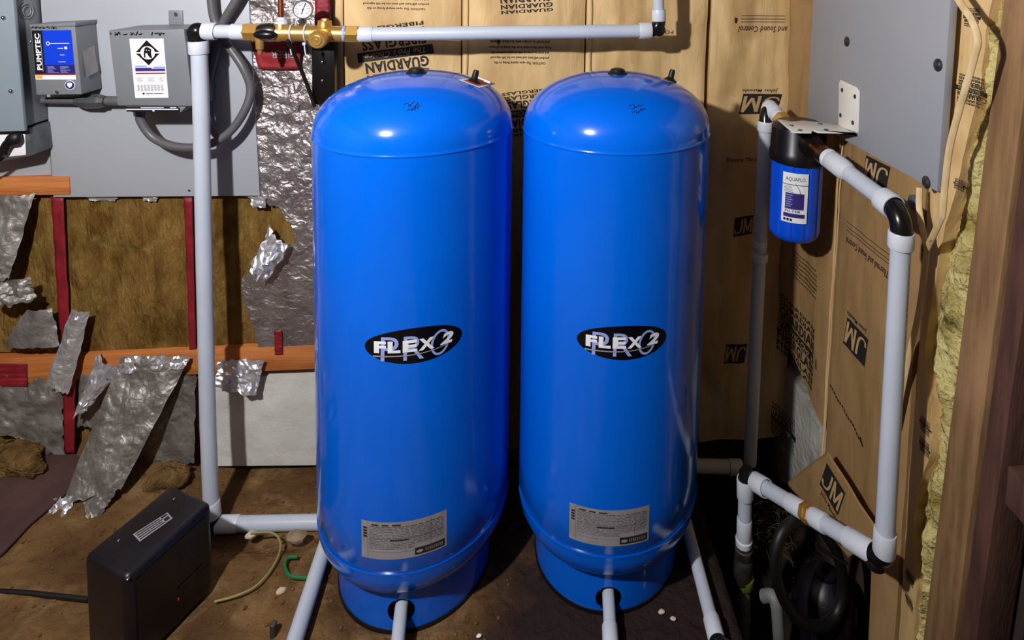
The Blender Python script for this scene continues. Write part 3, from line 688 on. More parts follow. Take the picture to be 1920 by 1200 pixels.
    for k, (x, w) in enumerate(((-.74, .16), (-.5, .16), (-.26, .2))): b.bar(hw * x, hh * .8, hw * (x + w), hh * .87, f1, 3)
    dk = b.build('dark_print', 'label_dark', lb, smooth=False)
    b = MB(); f2 = cyl(.0017, aL, zL)
    vs = [f2(hw * .37 + .008 * math.cos(2 * PI * k / 16), -hh * .72 + .004 * math.sin(2 * PI * k / 16)) for k in range(16)]; b.add(vs, [tuple(range(16))])
    for k in range(9): b.bar(hw * (.5 + k * .047), -hh * .8, hw * (.5 + k * .047) + .0018, -hh * .62, f2)
    b.build('lettering', 'label_grey', dk, smooth=False)
    return T
tank(-0.2897, 1.6312, 'left blue pressure tank, with a red and white sticker on its dome', (776, 648), ((677, 836), (975, 1050)), (752, 1146), (888, 153),
     [[(757, 197), (764, 193), (768, 201)], [(768, 199), (777, 190)], [(771, 194), (779, 198)], [(776, 191), (783, 193), (778, 200)],
      [(763, 208), (770, 204), (772, 208)], [(771, 208), (778, 199)], [(777, 207), (780, 200)], [(782, 204), (786, 197), (790, 199)]],
     ((858, 150), (896, 145), (930, 158), (898, 165)))
tank(0.2469, 1.6287, 'right blue pressure tank beside the filter pipes, in the shadow of the left one', (1168, 643), ((1068, 1217), (953, 1028)), (1141, 1123), (1256, 151),
     [[(1179, 200), (1186, 196), (1190, 202), (1184, 205)], [(1192, 203), (1198, 196)], [(1197, 200), (1205, 197)],
      [(1185, 212), (1192, 208), (1194, 213)], [(1196, 212), (1203, 203)], [(1203, 208), (1210, 202)]],
     ((1236, 148), (1258, 146), (1274, 156), (1254, 154)))

# ---------------------------------------------------------------- pipe work helpers
def rim(px, Y): return px * Y / F
def pipe(parent, pts, r, m='pipe_white', name='pipe', n=24, sm=0):
    return MB().tube(smooth_path(pts, sm) if sm else pts, r, n).build(name, m, parent, sharp=0.7)
def collar(parent, a, b_, r, m='pipe_fitting', name='collar', n=28):
    a = V(a); b_ = V(b_); d = b_ - a; l = d.length; e = min(0.003, l * .15)
    return MB().lathe(a, d, [(0, r * .86), (0, r - e * .4), (e, r), (l - e, r), (l, r - e * .4), (l, r * .86)], n, caps=False).build(name, m, parent, sharp=0.9)
def elbow(parent, a, c, b_, r, m='fitting_black', name='elbow'):
    a, c, b_ = V(a), V(c), V(b_); P = []
    for k in range(13):
        t = k / 12; P.append(a * (1 - t) ** 2 + c * 2 * t * (1 - t) + b_ * t * t)
    return MB().tube(P, r, 22).build(name, m, parent, sharp=0.9)
def hexnut(parent, a, d, l, r, m='brass', name='hex_nut', n=6):
    return MB().lathe(a, d, [(0, r * .9), (l * .08, r), (l * .92, r), (l, r * .9)], n).build(name, m, parent, sharp=0.4)

YP = 1.84
p = lambda x, y, Y=YP: aY(x, y, Y)
# left riser
r = thing('riser_pipe', 'tall white vertical pipe left of the tanks with a black elbow on top', 'pipe', p(395, 960))
pipe(r, [p(373, 88), p(377, 200, 1.835), p(383, 500, 1.82), p(390, 800, 1.80), p(396, 952, 1.79)], [.0217, .0216, .0214, .0212, .0211])
collar(r, p(371.5, 77), p(373, 101), 0.0262)
collar(r, p(395, 940, 1.79), p(398, 968, 1.79), 0.0240)
elbow(r, p(371.5, 80), p(370, 57), p(390, 57.5), 0.0225)
MB().ball(p(370.5, 59), .0258, 20).build('elbow_hub', 'fitting_black', r)
collar(r, p(382, 58), p(406, 59), 0.0255)
pipe(r, [p(404, 59), p(440, 59.5)], 0.0200)
collar(r, p(434, 59.5), p(461, 60), 0.0235, name='adapter')
# brass manifold
r = thing('brass_manifold', 'brass pipe manifold with gauge and valves, left of the long white top pipe', 'manifold', p(560, 62))
ax = (p(660, 63) - p(460, 60)).normalized()
hexnut(r, p(458, 59.5), ax, rim(26, YP), rim(16.5, YP))
MB().lathe(p(482, 60), ax, [(0, .02), (.003, .022), (.015, .0265), (.034, .0285), (.055, .0265), (.062, .021), (.062, .015)], 32).build('valve_body', 'chrome', r, sharp=.9)
MB().ball(p(497, 65, YP - .03), 0.026, 20, (1.25, .55, .52)).build('valve_handle', 'black_plastic', r)
MB().lathe(p(487, 72, YP - .012), (0, 0, -1), [(0, .012), (.03, .011), (.034, .007), (.045, .006)], 18).build('drain_spout', 'brass', r)
MB().lathe(p(517, 62), ax, [(0, .018), (.001, .025), (.012, .0255), (.02, .0235), (.19, .0235), (.2, .022), (.205, .0205), (.235, .0205), (.235, .012)], 32).build('body', 'brass', r, sharp=.5)
for px_ in (528, 609):
    MB().lathe(p(px_, 60), (0, 0, 1), [(0, .021), (.02, .0205), (.026, .0185), (.034, .0185), (.034, .01)], 24).build('port', 'brass', r, sharp=.5)
MB().lathe(p(528, 45), (0, 0, 1), [(0, .0185), (.002, .0195), (.010, .0185), (.014, .012), (.02, .010)], 22).build('sealing_tape', 'tape_white', r)
MB().lathe(p(527, 42), (0, 0, 1), [(0, .0078), (.12, .0078)], 16).build('copper_tube', 'copper', r)
MB().lathe(p(609, 49), (0, 0, 1), [(0, .0165), (.006, .0155)], 22).build('sealing_tape', 'tape_white', r)
q = p(609, 46); MB().box(q + V((-.0085, -.0085, 0)), q + V((.0085, .0085, .018))).build('square_plug', 'bronze', r, bevel=.001)
# gauge
gs = MB().lathe(p(567, 50), (0, 0, 1), [(0, .0095), (.012, .0095), (.012, .0125), (.02, .0125), (.02, .008), (.026, .008)], 6).build('gauge_stem', 'steel', r, sharp=.4)
gc = p(567.5, 18, YP - .018); gn = (C0 - gc).normalized(); gn = V((gn.x * .6, gn.y, gn.z * 0)).normalized()
gu = V((0, 0, 1)).cross(gn).normalized() ; gv = V((0, 0, 1))
gb = MB().lathe(gc - gn * .028, gn, [(0, .022), (.004, .0262), (.030, .0268), (.033, .0258), (.033, .0236), (.031, .0232)], 40, caps=False).build('gauge_case', 'steel', r, sharp=.5)
gm = lambda o: (lambda a, c: gc + gu * a + gv * c + gn * o)
b = MB(); b.add([gm(.0015)(.0238 * math.cos(2 * PI * k / 40), .0238 * math.sin(2 * PI * k / 40)) for k in range(40)], [tuple(range(40))]); gf = b.build('gauge_face', 'gauge_face', gb)
b = MB(); m2 = gm(.0022)
for k in range(21):
    t = math.radians(225 - 270 * k / 20); l = .0045 if k % 2 == 0 else .0025
    b.stroke([(math.cos(t) * (.0205 - l), math.sin(t) * (.0205 - l)), (math.cos(t) * .0205, math.sin(t) * .0205)], .0013, m2)
for k in range(6):
    t = math.radians(225 - 270 * k / 5); b.text(str(k * 20), m2, math.cos(t) * .0135, math.sin(t) * .0135, h=.0034, bold=.01, res=1)
b.build('dial_marks', 'ink', gf, smooth=False)
b = MB(); m3 = gm(.003); b.poly([(-.0045, -.0125), (-.0025, -.0135), (.0085, .0185), (.0070, .0188)], m3); b.poly([(.0022 * math.cos(k), .0022 * math.sin(k)) for k in [2 * PI * j / 12 for j in range(12)]], gm(.0033)); b.build('needle', 'ink', gf, smooth=False)
# front relief port
q = p(612, 64); d = V((-.05, -1, -.12)).normalized()
MB().lathe(q, d, [(0, .021), (.012, .022), (.016, .0245), (.02, .0245), (.02, .0215), (.026, .0215), (.026, .0245), (.032, .0245), (.032, .0215), (.052, .0215), (.058, .0255), (.07, .0255), (.074, .022), (.074, .014)], 30).build('relief_valve', 'brass', r, sharp=.5)
MB().lathe(q + d * .072, d, [(0, .0145), (.004, .0145), (.0045, .0125), (.0025, .0115), (.0025, .004), (.0045, .0035), (.005, .001)], 24).build('relief_cap', 'brass', r, sharp=.5)
MB().lathe(p(643, 63.5), ax, [(0, .0222), (.003, .0245), (.008, .024), (.011, .021)], 24).build('sealing_tape', 'tape_blue', r)
hexnut(r, p(650, 63.5), ax, rim(23, YP), rim(16, YP))
for px_ in (548.5, 575):
    t = thing('zip_tie', 'white zip tie around the brass manifold body, %s' % ('nearer the copper tube' if px_ < 560 else 'right below the gauge'), 'zip tie', p(px_, 62), 'zip ties on the manifold')
    c_ = p(px_, 62); b = MB()
    b.tube([c_ + V((0, .0255 * math.cos(2 * PI * k / 24), .0255 * math.sin(2 * PI * k / 24))) for k in range(24)], .0022, 6, closed=True); b.build('band', 'pipe_fitting', t)
    MB().box(c_ + V((-.004, -.024, -.033)), c_ + V((.004, -.014, -.025))).build('lock_head', 'pipe_fitting', t, bevel=.0008)
    pipe(t, [c_ + V((0, -.019, -.032)), c_ + V((.001, -.02, -.045)), c_ + V((.004, -.022, -.06))], .0018, 'pipe_fitting', 'tail', 6)
# top pipe
YT = 1.845
r = thing('top_pipe', 'long white horizontal pipe across the top, ending in a black elbow', 'pipe', p(940, 62))
l0, l1 = p(672, 64.5), aY(1200, 58, YT)
d = (l1 - l0).normalized()
pipe(r, [l0 + d * .01, l1], 0.0208, n=28)
collar(r, l0, l0 + d * .042, 0.0232); collar(r, aY(1198, 58, YT), aY(1221, 57.5, YT), 0.0258)
elbow(r, aY(1219, 57.5, YT), aY(1236, 57, YT), aY(1235.5, 37, YT), 0.0205)
MB().ball(aY(1235, 56, YT), .0215, 18).build('elbow_hub', 'fitting_black', r)
collar(r, aY(1235.5, 40, YT), aY(1235, 18, YT), 0.0215); pipe(r, [aY(1235, 20, YT), aY(1234, -80, YT)], 0.0170)
# floor pipes
r = thing('floor_pipe', 'short white pipe on the dirt from the riser foot to behind the left tank', 'pipe', aZ(500, 982, 0.03))
a_, b_ = aY(409, 983, 1.79), aY(640, 978, 1.77)
pipe(r, [a_, b_], .0205); collar(r, a_ - (b_ - a_).normalized() * .002, a_ + (b_ - a_).normalized() * .06, .0232)
elbow(r, p(398, 966, 1.79), p(399, 984, 1.79), a_, .0215)
r = thing('floor_pipe', 'white pipe slanting across the dirt under the left side of the left tank', 'pipe', aZ(575, 1120, .03))
pipe(r, [aZ(622, 985, .032), aZ(545, 1225, .032)], .0200)
for px_, nm, c_ in (((752, 1142), 'white outlet pipe coming out of the left tank skirt hole', (742, 1240)), ((1141, 1120), 'white outlet pipe coming out of the right tank skirt hole', (1147, 1240))):
    X, Y = (-.2897, 1.6312) if px_[0] < 900 else (.2469, 1.6287)
    ha, hz = aCyl(*px_, X, Y, RS); r = thing('outlet_pipe', nm, 'pipe', (X, Y - RS - .1, .02))
    hz = max(.045, hz)
    q = V((X + RS * math.sin(ha), Y - RS * math.cos(ha), hz)); e = aZ(c_[0], c_[1], hz - .008)
    pipe(r, [V((X, Y, hz + .002)), q, e], .0160)
    if X > 0: collar(r, aZ(1143, 1172, hz - .004), aZ(1146, 1225, hz - .006), .0195)
r = thing('floor_pipe', 'white pipe slanting across the floor right of the right tank, with a collar', 'pipe', aZ(1320, 1080, .03))
pipe(r, [aZ(1272, 925, .03), aZ(1338, 1178, .03)], .0172); collar(r, aZ(1333, 1158, .03), aZ(1344, 1200, .03), .021)
elbow(r, aZ(1343, 1196, .03), aZ(1348, 1215, .03), aZ(1375, 1222, .03), .019)

# ---------------------------------------------------------------- electrical gear, left wall
YB = 1.965
def face(pts, Y): return [aY(x, y, Y) for x, y in pts]
def boxed(name, m, parent, pts, Y, depth, bevel=.002):
    f = face(pts, Y); bk = [q + V((0, depth, 0)) for q in f]
    return MB().hexa([f[3], f[2], bk[2], bk[3], f[0], f[1], bk[1], bk[0]]).build(name, m, parent, bevel=bevel)
r = thing('mounting_board', 'wide light grey board on the back wall carrying the grey boxes', 'board', aY(290, 368, YB))
boxed('board', 'board_grey', r, [(72, -60), (463, -60), (487, 367), (100, 370)], YB, .02, .001)
for x, y in ((107, 346), (355, 357)):
    MB().lathe(aY(x, y, YB) + V((0, .002, 0)), (0, -1, 0), [(0, .004), (.003, .004), (.004, .002)], 12).build('screw', 'steel', r)
r = thing('mounting_board', 'narrow grey board at the left edge behind the breaker enclosure', 'board', aY(40, 328, YB))
boxed('board', 'board_grey', r, [(-120, -60), (70, -60), (96, 328), (-120, 334)], YB + .008, .016, .001)
# breaker enclosure
YE = 1.855
r = thing('breaker_enclosure', 'blue grey steel enclosure cut off by the left edge, with knockouts on its side', 'enclosure', aY(0, 246, YE))
boxed('cover', 'enclosure_blue_grey', r, [(-150, -60), (19, -60), (46, 246), (-150, 250)], YE, .012, .002)
boxed('box', 'enclosure_grey', r, [(-150, -60), (15, -60), (40, 240), (-150, 244)], YE + .012, .104, .002)
for x, y in ((8, 33), (22, 170)):
    MB().lathe(aY(x, y, YE), (0, -1, 0), [(-.002, .006), (.004, .006), (.007, .0045), (.009, .001)], 10).build('screw', 'chrome', r)
sx = aY(40, 120, YE + .03).x
for yy, zz in ((1.915, 1.50), (1.92, 1.235)):
    q0 = V((aY(34, 100, YE + .03).x + .006, yy, zz))
    for rr in (.014, .022):
        b = MB(); b.tube([q0 + V((.0, rr * math.cos(2 * PI * k / 28), rr * math.sin(2 * PI * k / 28))) for k in range(28)], .0012, 6, closed=True); b.build('knockout', 'enclosure_blue_grey', r)
for yy, zz in ((1.90, 1.42), (1.925, 1.41), (1.90, 1.37), (1.93, 1.35), (1.91, 1.33)):
    MB().ball(V((aY(36, 130, YE + .03).x + .004, yy, zz)), .004, 8).build('rivet', 'steel', r)
# pump protector box
YQ = 1.878
r = thing('pump_protector_box', 'grey steel box with a bright blue label on the grey board', 'box', aY(110, 178, YQ))
fc = [(57, 50), (140, 46), (153, 177), (68, 178)]
boxed('enclosure', 'enclosure_grey', r, fc, YQ, .086, .002)
t0 = face([(55, 46), (141, 42), (141, 49), (56, 53)], YQ - .003)
MB().prism(t0, (0, .089, 0)).build('lid_rim', 'enclosure_grey', r, bevel=.001)
L4 = face([(60, 57), (134, 56), (143, 149), (67.5, 149)], YQ)
f = quad_map(*L4, off=.0008); f2 = quad_map(*L4, off=.0014); f3 = quad_map(*L4, off=.002)
lb = MB(); lb.bar(0, 0, 1, 1, f); lb = lb.build('label', 'label_white', r)
MB().bar(0, 0, .26, .88, f2).build('black_band', 'black_print', lb); MB().bar(.26, 0, 1, .70, f2).build('blue_field', 'label_blue', lb)
MB().bar(.26, .70, 1, .88, f2).build('navy_field', 'label_navy', lb); MB().bar(0, .88, 1, .91, f2).build('brown_band', 'label_brown', lb)
MB().bar(.02, .92, .17, .98, f2).build('amber_square', 'label_amber', lb)
b = MB(); b.text('PUMPTEC', lambda u, w: f3(u, w), .128, .435, .72, .125, bold=.035, rot=0) if False else None
g3 = lambda a, c: f3(.128 - c, .435 - a)     # reads upwards
b.text('PUMPTEC', g3, 0, 0, .74, .125, bold=.035, res=3); b.bar(.205, .08, .212, .83, f3)
for x0, y0, x1, y1 in ((.45, .262, .93, .272), (.62, .36, .76, .375), (.66, .495, .78, .505), (.61, .635, .79, .643)): b.bar(x0, y0, x1, y1, f3)
b.bar(.79, .335, .86, .385, f3); n = 20
b.grid(lambda a, c: f3(.385 + (.03 + .02 * c) * math.cos(2 * PI * a), .265 + (.024 + .016 * c) * math.sin(2 * PI * a)), n, 1)
b.build('lettering', 'white_print', lb, smooth=False)
b = MB(); rr = random.Random(3)
for k in range(6):
    for x0 in (.32, .64): b.bar(x0, .73 + k * .024, x0 + rr.uniform(.12, .28), .738 + k * .024, f3)
b.build('fine_print', 'lilac_print', lb, smooth=False)
ink(r, [[(59, 52), (63, 50), (66, 52.5), (69, 50), (73, 52), (77, 51)], [(79, 50), (80, 52.5), (83, 52)], [(87, 51), (90, 50), (91, 53)], [(94, 50), (96, 53)], [(98, 50), (101, 51), (99, 54)], [(103, 50), (105, 54)]], lambda x, y: aY(x, y, YQ - .004), .0012, 'black_print')
q = aY(131.5, 159.5, YQ)
sl_ = MB().lathe(q, (0, -1, 0), [(0, .0135), (.0008, .0135), (.0009, .001)], 28).build('round_seal', 'label_white', r)
MB().lathe(q + V((0, -.0009, 0)), (0, -1, 0), [(0, .0118), (.0006, .0118), (.0007, .001)], 28).build('seal_ring', 'label_navy', sl_)
b = MB(); pm = plane_map(q, (1, 0, 0), (0, 0, 1), 0.0022); b.poly([(-.007, .006), (0, .008), (.007, .006), (.006, -.002), (0, -.008), (-.006, -.002)], pm); b.build('shield', 'label_white', sl_)
MB().lathe(aY(108, 172, YQ), (0, -1, 0), [(-.001, .005), (.003, .005), (.005, .001)], 12).build('screw', 'chrome', r)
xs_ = aY(147, 110, YQ).x + .0028
sd = MB().grid(lambda a, c: V((xs_ + .0045 * (1 - c) - .004 * c, YQ + .018 + .05 * a, 1.388 - .078 * (1 - c) + .01 * a)), 1, 1)
sd = sd.build('side_label', 'label_grey', r)
# nipple between the boxes
r = thing('conduit_nipple', 'grey conduit stub and coupling joining the two grey boxes', 'conduit', aY(160, 190, 1.93))
pipe(r, [aY(80, 188, 1.935), aY(150, 189, 1.935)], rim(6, 1.93), 'conduit', 'tube'); pipe(r, [aY(180, 189, 1.935), aY(236, 189, 1.935)], rim(8.5, 1.93), 'conduit', 'tube')
MB().lathe(aY(140, 190, 1.93), (1, 0, 0), [(0, .010), (.012, .016), (.03, .0215), (.07, .022), (.075, .018), (.085, .017), (.085, .01)], 8).build('coupling', 'galvanised', r, sharp=.4)
# transformer style grey box
YG = 1.825
r = thing('control_box', 'big grey steel box with a white diamond logo label, beside the riser elbow', 'box', aY(290, 205, YG))
F4 = [aY(203, 57, YG - .012), aY(345, 55, YG - .012), aY(362, 199, YG + .012), aY(220, 198, YG + .012)]
bk = [V((q.x, YB - .001, q.z)) for q in F4]; bk[2].z -= .012; bk[3].z -= .012
MB().hexa([F4[3], F4[2], bk[2], bk[3], F4[0], F4[1], bk[1], bk[0]]).build('enclosure', 'enclosure_grey', r, bevel=.0025)
q0, q1, q2, q3 = [aY(x, y, YG + .02) for x, y in ((236, 199), (350, 199), (338, 211), (246, 210))]
MB().prism([q0, q1, q2, q3], (0, .14, 0)).build('bottom_tray', 'enclosure_grey', r, bevel=.001)
b = MB(); w4 = quad_map(*face([(237, 200), (335, 200), (335, 209), (238, 209)], YG + .012), off=.0012)
st = MB(); st.bar(0, 0, 1, 1, w4); st = st.build('rating_strip', 'black_print', r); w5 = quad_map(*face([(237, 200), (335, 200), (335, 209), (238, 209)], YG + .012), off=.002)
b.bar(0, .42, 1, .62, w5); b.bar(.28, .12, .72, .24, w5); b.bar(.84, .1, .96, .22, w5); b.bar(.5, .7, .54, .95, w5); b.build('strip_lines', 'white_print', st)
tb = face([(315.5, 19.5), (342, 19.5), (343, 48), (316.5, 48)], YB - .004)
tabo = MB().prism(tb, (0, .003, 0)).build('mounting_tab', 'enclosure_grey', r, bevel=.0008)
MB().lathe(aY(330, 27, YB - .004), (0, -1, 0), [(-.001, .0058), (.003, .0058), (.005, .003), (.005, .001)], 14).build('screw', 'chrome', tabo)
L4 = [F4[0] * 0 + aY(243, 72.5, YG - .009), aY(307, 72, YG - .009), aY(316.5, 183, YG + .010), aY(254, 183.5, YG + .010)]
f = quad_map(*L4, off=.0012); f2 = quad_map(*L4, off=.0018); f3 = quad_map(*L4, off=.0024)
lb = MB(); lb.bar(0, 0, 1, 1, f); lb = lb.build('label', 'label_white', r)
b = MB(); asp = (L4[1] - L4[0]).length / (L4[0] - L4[3]).length
cx, cy, hx, hy = .5, .235, .36, .36 * asp * 1.14
top_ = [(cx - hx, cy - .012), (cx, cy - hy), (cx + hx, cy - .012)]; 
def arcp(s_): return [(cx + .215 * math.cos(t), cy + s_ * .215 * asp * math.sin(t)) for t in [PI * k / 14 for k in range(15)]]
for s_ in (-1, 1):
    out_ = [(cx + hx, cy + s_ * .012), (cx, cy + s_ * hy), (cx - hx, cy + s_ * .012)]; inn = [(cx + .215 * math.cos(t), cy + s_ * (.215 * asp * math.sin(t) + .0)) for t in [PI * k / 20 for k in range(1, 20)]]
    for k in range(20):
        t0, t1 = PI * k / 20, PI * (k + 1) / 20
        def outer(t):
            c_, s2 = math.cos(t), math.sin(t); kk = 1 / (abs(c_) / hx + abs(s2) / hy); return (cx + c_ * kk, cy + s_ * max(.012, s2 * kk))
        def inner(t): return (cx + .215 * math.cos(t), cy + s_ * max(.012, .215 * asp * math.sin(t)))
        b.poly([inner(t0), outer(t0), outer(t1), inner(t1)], f2)
mono = [[(.40, .315), (.415, .20), (.46, .155), (.53, .165), (.61, .20)], [(.41, .225), (.50, .215)], [(.50, .165), (.505, .25), (.545, .285), (.61, .315)], [(.505, .215), (.60, .235)], [(.51, .25), (.60, .27)]]
for s_ in mono: b.stroke(s_, .042, f2)
for x in (.13, .5, .8): b.text('CAUTION' if False else 'o', f2, x, .735, .14, .04) if False else None
for k in range(9):
    for j in range(8): b.bar(.1 + j * .1, .775 + k * .0125, .1 + j * .1 + .05 + .04 * random.random(), .779 + k * .0125, f2)
b.poly([(.22, .925), (.265, .905), (.31, .925), (.265, .945)], f2); b.bar(.34, .92, .55, .932, f2); b.bar(.58, .92, .85, .932, f2)
for x, w in ((.1, .2), (.42, .22), (.76, .16)):
    for k in range(5): b.bar(x + .02 * (k % 2), .655 + k * .016, x + w - .03 * ((k * 7) % 3), .658 + k * .016, f2)
b.build('printed_logo', 'black_print', lb, smooth=False)
b = MB(); b.poly([(.09, .485), (.60, .485), (.55, .505), (.97, .505), (.97, .545), (.09, .545)], f2); b.build('blue_band', 'label_violet', lb)
b = MB(); b.poly([(.09, .45), (.42, .45), (.45, .475), (.09, .475)], f2); b.poly([(.66, .465), (.98, .465), (.98, .5), (.60, .5)], f2); b.build('lilac_band', 'lilac_print', lb)
b = MB(); b.bar(.09, .57, .97, .59, f2); b.build('red_band', 'label_brown', lb)
ink(r, [[(207, 61), (208, 65)], [(215, 61), (218, 63), (215, 66)], [(219, 66), (223, 60), (225, 65)], [(231, 65), (238, 64)], [(244, 61), (248, 63), (245, 66)], [(249, 61), (253, 65)], [(255, 66), (258, 59)], [(260, 65), (266, 63)], [(284, 66), (286, 60)], [(290, 63), (296, 62)], [(298, 61), (299, 66), (303, 61)], [(305, 64), (308, 62)]], lambda x, y: aY(x, y, YG - .0125), .0014, 'black_print')
# flexible conduits
def conduit(label, pts, rr=.0125, bands=()):
    r = thing('electrical_conduit', label, 'conduit', aY(*pts[-1]))
    pipe(r, [aY(*q) for q in pts], rr, 'conduit', 'tube', 16, 8)
    return r
r = conduit('grey flexible conduit looping from under the big grey box up past the brass valve', [(262, 206, 1.90), (265, 228, 1.90), (288, 258, 1.90), (330, 275, 1.89), (385, 273, 1.89), (430, 248, 1.90), (460, 205, 1.91), (470, 165, 1.92), (455, 125, 1.92), (428, 85, 1.93), (408, 50, 1.935), (398, 15, 1.935), (394, -60, 1.935)])
MB().lathe(aY(261, 202, 1.90), (0, 0, -1), [(0, .018), (.008, .018), (.008, .0155), (.022, .0145)], 14).build('connector', 'galvanised', r, sharp=.5)
conduit('grey flexible conduit curving in from the top right behind the riser elbow', [(470, -50, 1.93), (442, 2, 1.93), (420, 40, 1.935), (409, 75, 1.94), (396, 130, 1.945), (384, 190, 1.945), (392, 232, 1.94), (410, 256, 1.925)])
# outlet box and plug
YO = 1.885
r = thing('outlet_box', 'small galvanised outlet box at the left edge, below the breaker enclosure', 'outlet', aY(40, 300, YO))
boxed('box', 'galvanised', r, [(-40, 248), (54, 240), (60, 292), (-40, 312)], YO, .082, .005)
boxed('cover_plate', 'label_white', r, [(-30, 254), (46, 251), (48, 291), (-30, 299)], YO - .003, .004, .002)
r = thing('power_plug', 'black power plug pushed into the small galvanised outlet box', 'plug', aY(20, 262, YO - .02))
MB().tube(smooth_path([aY(40, 258, YO - .016), aY(28, 260, YO - .022), aY(14, 270, YO - .02), aY(6, 286, YO - .016)], 5), [.010 + .006 * math.sin(PI * min(1, k / 9)) for k in range(16)], 14, flat=1.2).build('body', 'black_rubber', r)
pipe(r, [aY(6, 284, YO - .016), aY(-6, 300, YO - .012), aY(-40, 330, YO)], .005, 'black_rubber', 'cord', 10, 5)
# strap bracket and dark cord behind the manifold
r = thing('strap_bracket', 'black steel strip behind the brass manifold with two bright screws', 'bracket', aY(606, 180, 1.93))
boxed('strip', 'black_plastic', r, [(584, 50), (627, 50), (628, 196), (585, 196)], 1.925, .03, .002)
for y in (117, 152): MB().lathe(aY(604, y, 1.925), (0, -1, 0), [(0, .0045), (.003, .004), (.004, .001)], 12).build('screw', 'chrome', r)
r = thing('hanging_cable', 'black cord hanging from the brass manifold behind the left tank', 'cord', aY(580, 180, 1.9))
pipe(r, [aY(540, 76, 1.80), aY(560, 120, 1.87), aY(578, 165, 1.9), aY(590, 200, 1.91)], .0055, 'cord_black', 'cord', 10, 6)

# ---------------------------------------------------------------- right wall: panel, filter, pipes
XP = 0.893
r = thing('wall_panel', 'light grey panel on the right wall above the filter, held by round screws', 'panel', aX(1650, 300, XP))
f = [aX(x, y, XP) for x, y in ((1526, -40), (1799, -40), (1757, 358), (1513, 224))]
zb = (f[2].z + f[3].z) / 2; ya = f[3].y; yb = f[2].y
MB().box((XP, yb, zb), (XP + .018, ya, 1.75)).build('panel', 'panel_grey', r, bevel=.001)
for x, y in ((1588, 78), (1759, 122), (1737, 342)):
    q = aX(x, y, XP); s_ = MB().lathe(q, (-1, 0, 0), [(0, .0145), (.0015, .0142), (.003, .010), (.0045, .0085), (.006, .004), (.006, .001)], 24).build('screw', 'dark_screw', r)
q = aX(1700, 380, XP + .01)
t = thing('round_knob', 'dull round metal disc on the kraft paper just below the grey panel', 'disc', q)
MB().lathe(q + V((.022, 0, 0)), (-1, 0, 0), [(0, .018), (.008, .018), (.011, .014), (.012, .006), (.012, .001)], 24).build('disc', 'galvanised', t)
FX, FY = 0.797, 1.68
zt_ = aY(1497, 312, FY - .078).z; zbt = aY(1497, 463, FY - .07).z
r = thing('water_filter', 'water filter with black head and bright blue bowl on a white bracket', 'filter', (FX, FY, zbt))
A = V((FX, FY, 0)); n = 96
def ribs(z, rad):
    out = []
    for k in range(n):
        a = 2 * PI * k / n; rr = rad - (0.0035 if (k % 8) in (0, 1) else 0); out.append(A + V((math.sin(a) * rr, -math.cos(a) * rr, z)))
    return out
b = MB(); rows = [(zt_ + .004, .0735), (zt_ - .01, .0735), ((zt_ + zbt) / 2, .073), (zbt + .03, .0725), (zbt + .018, .0715), (zbt + .007, .064), (zbt, .052)]
vs = []
for z, rad in rows: vs += ribs(z, rad)
fs = [(j * n + k, j * n + (k + 1) % n, (j + 1) * n + (k + 1) % n, (j + 1) * n + k) for j in range(len(rows) - 1) for k in range(n)] + [tuple((len(rows) - 1) * n + k for k in range(n))]
b.add(vs, fs); b.build('bowl', 'sump_blue', r, sharp=.7)
zh = aX(1600, 248, XP).z - .004
hd = MB().lathe(A, (0, 0, 1), [(zt_ - .004, .0745), (zt_ - .004, .0805), (zt_ + .022, .0815), (zt_ + .026, .079), (zh - .016, .077), (zh - .006, .072), (zh, .062), (zh, .01)], 64, caps=False).build('head', 'black_plastic', r, sharp=.6)
zp = aY(1532, 274, FY - .09).z
for d in (-1, 1):
    MB().lathe((FX, FY + d * .05, zp), (0, d, 0), [(0, .033), (.034, .033), (.040, .030), (.046, .029), (.046, .018)], 28).build('port', 'black_plastic', hd, sharp=.6)
a0, zc = aCyl(1490, 372, FX, FY, .0735); f = lambda o: (lambda u, w: V((FX + (.0742 + o) * math.sin(a0 + u / .0742), FY - (.0742 + o) * math.cos(a0 + u / .0742), zc + w)))
LW, LH = .036, .0725; f0, f1, f2 = f(.0004), f(.0010), f(.0016)
lb = MB().grid(lambda a, c: f0(LW * (2 * a - 1), LH * (2 * c - 1)), 10, 4).build('label', 'label_white', r, sharp=2)
b = MB(); b.bar(-LW * .98, LH * .52, LW * .98, LH * .545, f1, 6); b.text('AQUAFLO', f1, 0, LH * .75, LW * 1.5, LH * .18, bold=.0)
for k in range(5): b.bar(-LW * .85, LH * (.45 - .055 * k), -LW * (.3 - .05 * k), LH * (.465 - .055 * k), f1, 3)
b.stroke([(LW * .0, LH * .6), (LW * .35, LH * .35), (LW * .45, LH * .1)], .0012, f1); b.text('FILTER', f1, LW * -.1, -LH * .53, LW * 1.2, LH * .09, bold=.02)
for k, x in enumerate((-.8, -.55, -.3)): b.bar(LW * x, -LH * .93, LW * (x + .18), -LH * .83, f1)
b.build('fine_print', 'ink', lb, smooth=False)
b = MB(); b.bar(-LW * .72, -LH * .45, LW * .72, LH * .2, f1, 6); b.bar(-LW * .82, -LH * .78, LW * .82, -LH * .62, f1, 6); pn = b.build('violet_panel', 'label_violet', lb, smooth=False)
b = MB(); 
for k in range(6): b.bar(-LW * .66, LH * (.1 - .09 * k), -LW * (.15 + .1 * (k % 2)), LH * (.13 - .09 * k), f2, 3)
b.build('panel_print', 'lilac_print', pn, smooth=False)
